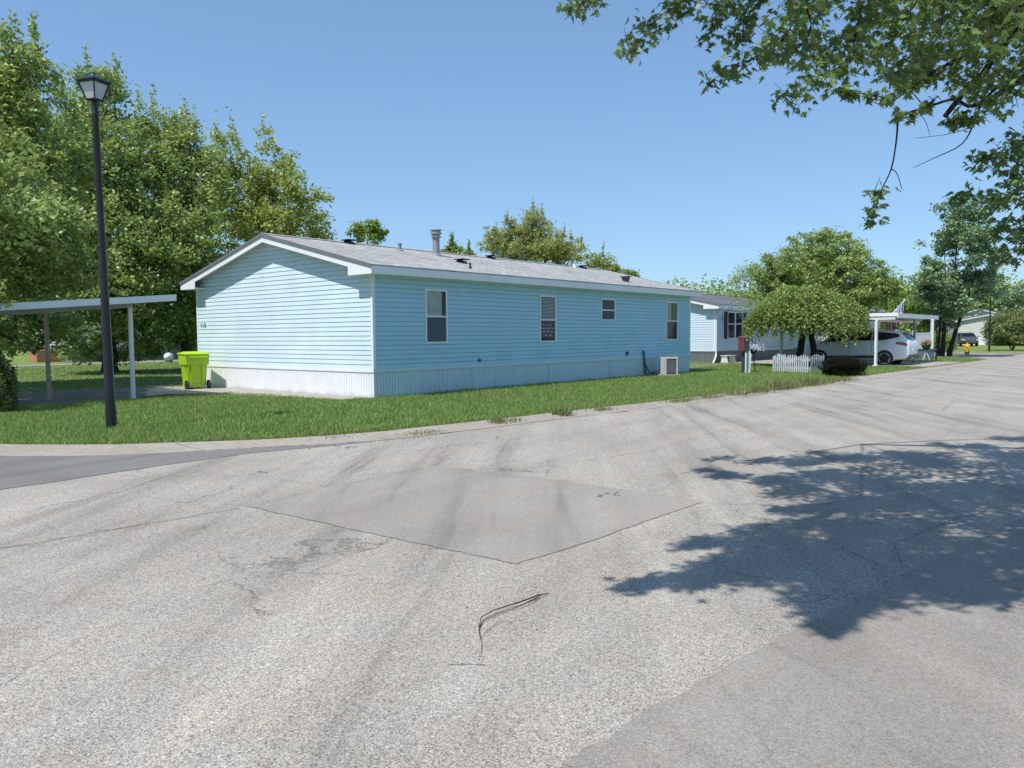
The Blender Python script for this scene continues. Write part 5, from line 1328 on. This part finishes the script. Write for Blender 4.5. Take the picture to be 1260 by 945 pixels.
mb = MB(); mb.hexa([(-.33, -.3, 0), (.33, -.3, 0), (.33, .3, 0), (-.33, .3, 0)], [(-.38, -.34, .55), (.38, -.34, .55), (.38, .34, .55), (-.38, .34, .55)]); mb.box(-.41, .41, -.37, .37, .55, .62)
for x in (-.2, 0, .2): mb.box(x - .01, x + .01, -.352, -.33, .05, .5)
mb.build('tub', M['teal'], tb, bevel=.01); mb = MB(); mb.box(-.36, .36, -.32, .32, .6, .625); mb.build('soil', M['dark_in'], tb)
fp = thing('flower_pot', 'dark pot of orange flowers raised on a white stand by the tub', 'flower pot', (36.2, -4.65, .05), 0)
mb = MB()
for a_ in (.4, 2.5, 4.6): mb.tube([(.2 * math.cos(a_), .2 * math.sin(a_), 0), (.05 * math.cos(a_), .05 * math.sin(a_), .4), (.14 * math.cos(a_), .14 * math.sin(a_), .6)], .018, 6)
mb.build('stand', M['white'], fp); mb = MB(); mb.lathe([(.15, .58), (.24, .8), (.26, .88), (.15, .89)], n=14); mb.build('pot', M['dkgrey'], fp, smooth=True)
P_ = rng.normal(0, 1, (450, 3)) * [.12, .12, .09] + [0, 0, .98]; V, Fq = leaf_quads(P_, .07, flat=.2, aspect=.9); np_mesh('blossoms', V, Fq, M['flower_o'], fp)

# hydrant
hy = thing('fire_hydrant', 'yellow fire hydrant with a dark green base on the island tip', 'fire hydrant', (44.0, -5.3, .03), R(-50)); hy.scale = (1.12, 1.12, 1.12)
mb = MB(); mb.lathe([(.17, 0), (.17, .04), (.115, .06), (.115, .26), (.15, .27), (.15, .31), (.12, .315)], n=16); mb.build('base', M['green_p'], hy, smooth=True)
mb = MB(); mb.lathe([(.115, .315), (.11, .58), (.145, .59), (.145, .62), (.12, .63), (.105, .7), (.06, .76), (.03, .775), (.03, .82), (.005, .825)], n=16); mb.build('barrel', M['yellow'], hy, smooth=True)
for ax_, s in (('y', 1), ('y', -1), ('x', -1)):
    mb = MB(); mb.lathe([(.05, .1 * s), (.05, .16 * s), (.07, .162 * s), (.07, .2 * s), (.025, .205 * s), (.025, .23 * s)], n=12, axis=ax_, c=(0, 0, .48)); mb.build('outlet_cap', M['yellow'], hy, smooth=True)

# shed and tank
sh = thing('garden_shed', 'grey garden shed with pitched roof behind the leaning tree trunks', 'shed', (71.5, .75, 0), 0); sh.scale = (.6, .5, .97)
mb = MB(); courses(mb, (0, 3, 0), (0, -1, 0), (-1, 0, 0), 0, 3, .05, 2.35, .2); courses(mb, (0, 0, 0), (1, 0, 0), (0, -1, 0), 0, 3, .05, 2.35, .2); mb.box(.02, 3, .02, 3, .0, 2.34); mb.build('wall', M['midgrey'], sh)
mb = MB(); mb.add([(-.02, 0, 2.35), (-.02, 3, 2.35), (-.02, 1.5, 3.15), (3.02, 0, 2.35), (3.02, 3, 2.35), (3.02, 1.5, 3.15)], [(0, 2, 1), (3, 4, 5), (0, 3, 5, 2), (1, 2, 5, 4), (0, 1, 4, 3)]); mb.build('gable', M['midgrey'], sh)
mb = MB()
for s in (-1, 1): mb.hexa([(-.3, 1.5 + s * 1.75, 2.24), (3.3, 1.5 + s * 1.75, 2.24), (3.3, 1.5, 3.18), (-.3, 1.5, 3.18)], [(-.3, 1.5 + s * 1.75, 2.3), (3.3, 1.5 + s * 1.75, 2.3), (3.3, 1.5, 3.25), (-.3, 1.5, 3.25)])
mb.build('roof', M['shingle'], sh); mb = MB(); mb.box(-.05, -.02, .9, 2.1, .08, 2.0); mb.build('door', M['cladding'], sh)
gt = thing('gas_tank', 'small white gas tank on the lawn beyond the green bin', 'gas tank', (12.0, 35.0, 0), R(50)); gt.scale = (.72, .72, .72)
mb = MB(); mb.lathe([(.02, -.62), (.22, -.55), (.33, -.4), (.36, -.2), (.36, .2), (.33, .4), (.22, .55), (.02, .62)], n=18, axis='x', c=(0, 0, .55)); mb.build('tank', M['white'], gt, smooth=True)
for x in (-.3, .3): mb = MB(); mb.box(x - .05, x + .05, -.25, .25, 0, .3); mb.build('leg', M['grey'], gt)

# fallen twig on the road
tw = MB(); z = .011
tw.tube([(-9.05, -12.47, z), (-9.15, -12.46, z + .01), (-9.32, -12.455, z + .012), (-9.40, -12.43, z + .006), (-9.52, -12.425, z + .012), (-9.64, -12.44, z + .01), (-9.75, -12.52, z)], [0.0025, 0.0045, 0.0045, 0.0040, 0.0030, 0.0030, 0.0035], 7)
tw.tube([(-9.15, -12.47, z + .005), (-9.33, -12.49, z + .008), (-9.40, -12.475, z), (-9.52, -12.46, z), (-9.66, -12.47, z), (-9.75, -12.52, z)], [0.0035, 0.0035, 0.0025, 0.0025, 0.0020, 0.0025], 7)
tw.tube([(-9.75, -12.52, z), (-9.83, -12.60, z), (-9.90, -12.68, z - .004), (-9.97, -12.74, z), (-10.05, -12.79, z)], [0.0025, 0.0020, 0.0015, 0.0015, 0.0010], 6)
tw.tube([(-9.85, -12.62, z - .004), (-9.74, -12.58, z), (-9.6, -12.545, z), (-9.57, -12.60, z), (-9.60, -12.62, z)], [0.0010, 0.0015, 0.0015, 0.0010, 0.0010], 6)
tw.tube([(-10.08, -12.86, z - .006), (-10.12, -12.8, z - .006), (-10.2, -12.72, z - .006)], [0.0010, 0.0015, 0.0010], 6)
tag(tw.build('fallen_twig', M['twig'], smooth=True), 'dark curved fallen twig lying on the asphalt in the foreground', 'twig')

# ------------------------------------------------------------------ trees
make_tree('maple_tree', 'tall full maple at the left edge, tallest of the left-hand trees', 'tree', 'A', (-5.2, 15.5), .34, M['mapleA'], 880, 70, .15, .42, spire=.22, shell=.4)
make_tree('maple_tree', 'broad dark maple rising behind the black street lamp', 'tree', 'B', (3.0, 22.5), .34, M['mapleB'], 980, 68, .18, .55, spire=.2, shell=.4)
make_tree('maple_tree', 'slender maple between the street lamp and the blue gable', 'tree', 'C', (6.2, 21.4), .26, M['mapleA'], 640, 62, .18, .5, spire=.2, shell=.4)
make_tree('maple_tree', 'yellow-green airy tree directly behind the peak of the blue gable', 'tree', 'D', (12.0, 22.4), .22, M['mapleD'], 450, 52, .19, .5, spire=.3, shell=.5)
make_tree('maple_tree', 'maple standing beyond the left edge that shades the carport drive', 'tree', None, (-9.6, 11.5), .3, M['mapleB'], 620, 60, .17, .5, lobes=[(-8.6, 8.3, 6.4, 2.6, 1.9), (-7.2, 11.5, 7.0, 2.8, 2.2), (-8.0, 14.5, 7.4, 2.8, 2.2), (-10.4, 10.5, 7.5, 2.6, 2.2), (-6.3, 9.2, 6.2, 1.8, 1.3), (-5.7, 7.8, 5.0, 1.8, 1.2), (-5.0, 11, 6.2, 2.0, 1.5)])
make_tree('tree', 'dark little treetop just left of the roof chimney', 'tree', 'E', (45, 54.5), .2, M['brleaf'], 60, 60, .3, .5)
make_tree('tree', 'tiny treetop just right of the roof chimney', 'tree', 'E2', (53, 48), .2, M['brleaf'], 40, 50, .3, .5, spire=.3)
make_tree('tree', 'lacy yellow-green tree rising behind the middle of the blue roof', 'tree', 'F', (42.6, 27.5), .26, M['lacy'], 640, 56, .19, .42, shell=.5, spire=.15)
make_tree('tree', 'low treetop right of the lacy tree above the blue roof', 'tree', 'F2', (70, 37), .2, M['brleaf'], 50, 50, .3, .5)
make_tree('tree', 'large rounded green tree behind the weeping tree', 'tree', 'G', (41.3, 1.9), .3, M['mapleB'], 900, 62, .18, .42, shell=.4)
make_tree('tree', 'tall dark blue-green tree with leaning trunks by the hydrant', 'tree', 'I', (45.3, -3.6), .15, M['dkleaf'], 430, 60, .2, .38, shell=.6, bark='bark_d')
make_tree('tree', 'mid green tree behind the flag', 'tree', 'J1', (88, 10.2), .25, M['brleaf'], 110, 60, .34, .6)
make_tree('tree', 'bright green round-topped tree left of the leaning trunks', 'tree', 'J2', tuple(LOBES['J2'][0][:2]), .25, M['brleaf'], 150, 60, .34, .6, spire=.3)
make_tree('tree', 'green tree over the roof of the far white home', 'tree', 'J3', (LOBES['J3'][0][0] + 9, LOBES['J3'][0][1]), .25, M['mapleB'], 120, 60, .36, .6)
make_tree('tree', 'green tree at the right edge beyond the round bush', 'tree', 'J4', tuple(LOBES['J4'][0][:2]), .25, M['dkleaf'], 130, 60, .36, .6)
# second leaning stem of the dark tree belongs to it
dk = [o for o in bpy.data.objects if o.name.startswith('tree') and o.get('label', '').startswith('tall dark blue')][0]
mb = MB(); mb.tube([(.1, -.42, -.1), (.14, -.45, .4), (.3, -.75, 1.8), (.6, -1.2, 3.4), (1.3, -1.6, 5.5)], [.2, .16, .12, .08, .04], 9); mb.tube([(-.1, .2, -.1), (-.12, .2, .8), (-.05, .1, 2.4), (-.1, .1, 4.5)], [.12, .1, .07, .04], 9); mb.build('trunk', M['bark_d'], dk, smooth=True)

# far wood: one mass of foliage beyond the homes
def far_wood():
    P = []
    for i in range(1050):
        t_ = rng.random(); ang = R(8 + 96 * t_); d = rng.uniform(135, 190)
        x = -12 + d * math.cos(ang); y = -15 + d * math.sin(ang)
        h_ = 6.5 + 3.6 * rng.random() + (2.4 if t_ < .35 else 0)
        k = 240; q = rng.normal(0, 1, (k, 3)); q /= np.linalg.norm(q, axis=1)[:, None]; q *= rng.random((k, 1)) ** .4; P.append(q * [4., 4., h_ * .5] + [x, y, h_ * .52])
    P = np.concatenate(P); V, Fq = leaf_quads(P, .62, flat=.6, aspect=.8); return np_mesh('wood', V, Fq, M['mapleB'])
tag(far_wood(), 'distant green wood along the horizon behind the homes', 'woodland', kind='stuff')

# near bushes
def bush(name, label, x, y, rx, ry, rz_, mat, n_, size, base=.0, mb_stem=True, cat='bush'):
    root = thing(name, label, cat, (x, y, 0), 0)
    d = rng.normal(0, 1, (n_, 3)); d /= np.linalg.norm(d, axis=1)[:, None]; r = rng.random((n_, 1)) ** .22; lump = 1 + .16 * np.sin(d[:, :1] * 7 + d[:, 1:2] * 5) * np.cos(d[:, 2:] * 6)
    P = d * r * lump * [rx, ry, rz_]; P[:, 2] = np.where(P[:, 2] < -rz_ * .7, -rz_ * .7, P[:, 2]); P[:, 2] += base + rz_ * .72 + .05
    V, Fq = leaf_quads(P, size, nrm_bias=d * 1.2, flat=.2); np_mesh('foliage', V, Fq, mat, root)
    mb = MB()
    for k in range(5): a_ = k * 1.26; mb.tube([(.05 * math.cos(a_), .05 * math.sin(a_), 0), (rx * .35 * math.cos(a_), ry * .35 * math.sin(a_), base + rz_ * .6), (rx * .7 * math.cos(a_), ry * .7 * math.sin(a_), base + rz_ * .95)], [.04, .03, .012], 6)
    mb.build('stem', M['bark_d'], root); return root
bush('round_bush', 'large clipped olive-green bush at the right edge before the far home', 69.6, -4.3, 2.3, 2.3, 1.85, M['yew'], 16000, .16, .35)
bush('low_bush', 'low dark mound of purple-leaved shrub at the kerb in front of the SUV', 17.35, -6.0, 1.1, .75, .40, M['darkbush'], 9000, .065)
bush('evergreen_shrub', 'tall dark evergreen shrub at the left edge beside the carport', -7.2, 4.0, .5, .5, .75, M['yew'], 9000, .07, .0)
bush('green_shrub', 'mid green shrub behind the white post by the shed', 58.5, -.6, 1.3, 1.3, 1.0, M['brleaf'], 4000, .16)
make_tree('young_tree', 'bright-leaved young tree at the far left edge over the carport roof', 'tree', None, (-7.3, 3.7), .06, M['mapleD'], 60, 70, .085, .2, lobes=[(-7.25, 3.9, 2.6, .55, .45), (-7.6, 4.0, 3.0, .5, .35), (-7.5, 3.6, 2.2, .45, .4)], limbs=12)

# weeping tree
wt = thing('weeping_tree', 'umbrella-shaped weeping tree with twisted twin trunks by the picket fence', 'tree', (24.7, -1.9, 0), 0)
P = []; strands = MB()
for i in range(900):
    a = rng.uniform(0, math.tau); R0 = 2.65 * math.sqrt(rng.uniform(.02, 1)); ell = 1 - .05 * math.sin(a * 2 + .7) + .06 * math.sin(5 * a) ; Re = R0 * ell
    ztop_ = 3.72 - 1.25 * (R0 / 2.75) ** 2.4 + rng.normal(0, .07) + .13 * math.sin(a * 3 + R0 * 2)
    hang = rng.uniform(.65, 1.2) * (1.3 if R0 > 1.9 else 1.3); c = []
    for k in range(9):
        t_ = k / 8; rr = Re * (.78 + .22 * min(1, t_ * 1.8)); c.append((rr * math.cos(a) + .06 * math.sin(k + a), rr * math.sin(a) + .06 * math.cos(k * 1.3), ztop_ + .12 * math.sin(t_ * 2.4) - hang * t_ ** 1.5))
    strands.tube(c, .006, 3, cap=False)
    n_ = int(44 * (.6 + hang / 2)); ks = rng.uniform(0, 8, n_); i0 = np.minimum(ks.astype(int), 7); fr = (ks - i0)[:, None]; ca = np.array(c); P.append(ca[i0] * (1 - fr) + ca[i0 + 1] * fr + rng.normal(0, .055, (n_, 3)))
P = np.concatenate(P); P = P[P[:, 2] > .9 + .25 * np.sin(P[:, 0] * 2.1) + .15 * np.cos(P[:, 1] * 3)]
V, Fq = leaf_quads(P, .13, flat=.1, aspect=.52); np_mesh('crown', V, Fq, M['weepleaf'], wt)
ex = rng.normal(0, 1, (600, 3)) * [.45, .45, .3] + [-2.4, 1.5, 3.0]; V, Fq = leaf_quads(ex, .1, flat=.1); np_mesh('crown', V, Fq, M['brleaf'], wt)
mb = MB(); mb.tube([(.0, .2, -.05), (-.1, .25, .3), (.12, .2, .8), (-.05, .1, 1.3), (.1, .05, 1.9), (0, 0, 2.6)], [.25, .19, .16, .16, .12, .06], 10); mb.tube([(.25, -.35, -.05), (.2, -.4, .4), (.3, -.35, .9), (.15, -.3, 1.4), (.25, -.2, 2.0)], [.22, .17, .15, .14, .08], 10)
for i in range(16):
    a = i / 16 * math.tau; r = random.uniform(1.6, 2.5); mb.tube([(.05, 0, 1.9), (r * .4 * math.cos(a), r * .4 * math.sin(a), 2.9), (r * .8 * math.cos(a), r * .8 * math.sin(a), 3.15), (r * math.cos(a), r * math.sin(a), 2.7)], [.08, .05, .03, .012], 6)
mb.build('trunk', M['bark_d'], wt, smooth=True); strands.build('twig', M['bark_d'], wt)

# bare-twigged tree at the left of the rounded tree
bt = thing('bare_tree', 'sparse half-bare tree left of the large rounded tree', 'tree', (38.8, 5.6, 0), 0)
mb = MB(); random.seed(21); tips = []
def grow(p, d, L, r, dep):
    q = p + d * L; m_ = (p + q) / 2 + Vector((random.gauss(0, .05), random.gauss(0, .05), 0)) * L; mb.tube([p, m_, q], [r, r * .8, r * .6], 5, cap=False)
    if dep == 0: tips.append(q); return
    for k in range(3 if dep > 1 else 2):
        nd = (d + Vector((random.gauss(0, .45), random.gauss(0, .45), random.uniform(-.15, .4)))).normalized(); grow(q, nd, L * random.uniform(.6, .85), r * .6, dep - 1)
grow(Vector((0, 0, 0)), Vector((-.02, .1, 1)).normalized(), 2.15, .09, 5); mb.build('trunk', M['bark'], bt)
tp = np.array([list(t) for t in tips if t.z > 2]); P = np.repeat(tp, 16, 0) + rng.normal(0, .2, (len(tp) * 16, 3)); V, Fq = leaf_quads(P, .11); np_mesh('crown', V, Fq, M['mapleB'], bt)

# ------------------------------------------------------------------ silver maple overhanging from the right
sm = thing('silver_maple_tree', 'large silver maple whose leafy boughs hang in from the upper right', 'tree', (-1.2, -19.2, 0), 0)
off = Vector((-1.2, -19.2, 0))
def maple_leaf_template():
    # deeply five-lobed outline, tip at +x
    pts = [(-.06, 0), (.04, .06), (.0, .30), (.10, .20), (.15, .48), (.24, .22), (.42, .50), (.40, .20), (.46, .12), (.62, .24), (.68, .09), (1.0, 0)]
    full = pts + [(x, -y) for x, y in pts[::-1][1:-1]]
    return np.array(full)
TPL = maple_leaf_template(); NL = len(TPL)
def maple_leaves(C, size, droop=.85):
    n = len(C); a = rng.uniform(0, math.tau, n); T = np.stack([np.cos(a), np.sin(a), rng.normal(-droop, .45, n)], 1); T /= np.linalg.norm(T, axis=1)[:, None]
    N = rng.normal(0, .5, (n, 3)); N[:, 2] += 1; N -= T * (T * N).sum(1)[:, None]; N /= np.linalg.norm(N, axis=1)[:, None]; B = np.cross(N, T); s = size * rng.uniform(.6, 1.2, n)
    V = C[:, None, :] + T[:, None, :] * (TPL[None, :, :1] * s[:, None, None]) + B[:, None, :] * (TPL[None, :, 1:] * s[:, None, None]) - N[:, None, :] * (np.abs(TPL[None, :, 1:]) * s[:, None, None] * rng.uniform(.1, .5, n)[:, None, None])
    return V.reshape(-1, 3), np.arange(n * NL).reshape(n, NL)
LP = []; mb = MB()
for pl, r in MAPLE_SPRAYS:
    pl = [Vector(p) for p in pl]; q = []
    for a, b in zip(pl[:-1], pl[1:]):
        n_ = max(2, int((b - a).length / .11))
        for k in range(n_): q.append(a + (b - a) * k / n_ + Vector([random.gauss(0, .012) for _ in range(3)]))
    q.append(pl[-1]); mb.tube([p - off for p in q], [.009 * (1 - .7 * i / len(q)) for i in range(len(q))], 5)
    for i, p in enumerate(q):
        fr = r * (.55 + .75 * math.sin(min(1, (len(q) - i) / len(q) + .15) * math.pi * .5)); n_ = int(8 + 75 * fr)
        LP.append(np.array(p) + rng.normal(0, 1, (n_, 3)) * [fr * .40, fr * .40, fr * .30])
        if random.random() < .6: e = p + Vector([random.gauss(0, fr * .6) for _ in range(3)]); mb.tube([p - off, e - off], [.004, .002], 4)
for pl, rad in MAPLE_BRANCHES: mb.tube([Vector(p) - off for p in smooth_poly(pl, 4)], list(np.interp(np.linspace(0, 1, (len(pl) - 1) * 4 + 1), np.linspace(0, 1, len(pl)), rad)), 7)
for x, y, z, r in MAPLE_CANOPY: LP.append(np.array([x, y, z]) + rng.normal(0, 1, (int(60 + 330 * r), 3)) * [r * .55, r * .34, r * .2])
# upper canopy above the trunk, outside the picture, so the tree is whole
for i in range(150):
    a = rng.uniform(0, math.tau); rr = 5.2 * math.sqrt(rng.random()); c = np.array([-1.2 + rr * math.cos(a), -19.2 + rr * math.sin(a), rng.uniform(4.6, 10.5) - rr * .25])
    if c[1] < -16.2: LP.append(c + rng.normal(0, 1, (60, 3)) * [.45, .45, .3])
LP = np.concatenate(LP); V, Fq = maple_leaves(LP - np.array(off), .098); np_mesh('crown', V, Fq, M['maple'], sm)
T0 = Vector((0, 0, 0)); mb.tube([(0, 0, -.2), (0, 0, .4), (-.1, .15, 2.), (-.2, .3, 3.4), (-.2, .5, 6), (.1, .4, 9)], [.5, .38, .32, .28, .2, .08], 12)
for s_, tgt in (((-.15, .2, 2.6), MAPLE_BRANCHES[0][0][0]), ((-.2, .3, 3.2), MAPLE_BRANCHES[3][0][0]), ((-.2, .4, 4.2), MAPLE_BRANCHES[6][0][0]), ((-.2, .3, 3.4), MAPLE_BRANCHES[4][0][0]), ((-.2, .5, 5.), (-5.5, -13.5, 5.6)), ((-.2, .5, 5.6), (-8.3, -12.9, 5.9)), ((-.2, .4, 4.6), (-7.9, -14.3, 5.6)), ((-.2, .5, 5.4), (-4.2, -11.8, 5.6))):
    e = Vector(tgt) - off; s_ = Vector(s_); m1 = s_.lerp(e, .4) + Vector((0, 0, .5)); m2 = s_.lerp(e, .75) + Vector((0, 0, .25)); mb.tube([s_, m1, m2, e], [.15, .1, .075, .045], 8)
big = [Vector((-5.5, -13.5, 5.6)), Vector((-8.3, -12.9, 5.9)), Vector((-7.9, -14.3, 5.6)), Vector((-4.2, -11.8, 5.6))]
for x, y, z, r in MAPLE_CANOPY[::2]:
    p = Vector((x, y, z)); b = min(big, key=lambda q: (q - p).length); mb.tube([b - off, (b + p) / 2 - off + Vector((0, 0, .1)), p - off], [.02, .012, .004], 5)
mb.build('trunk', M['bark_d'], sm, smooth=True)
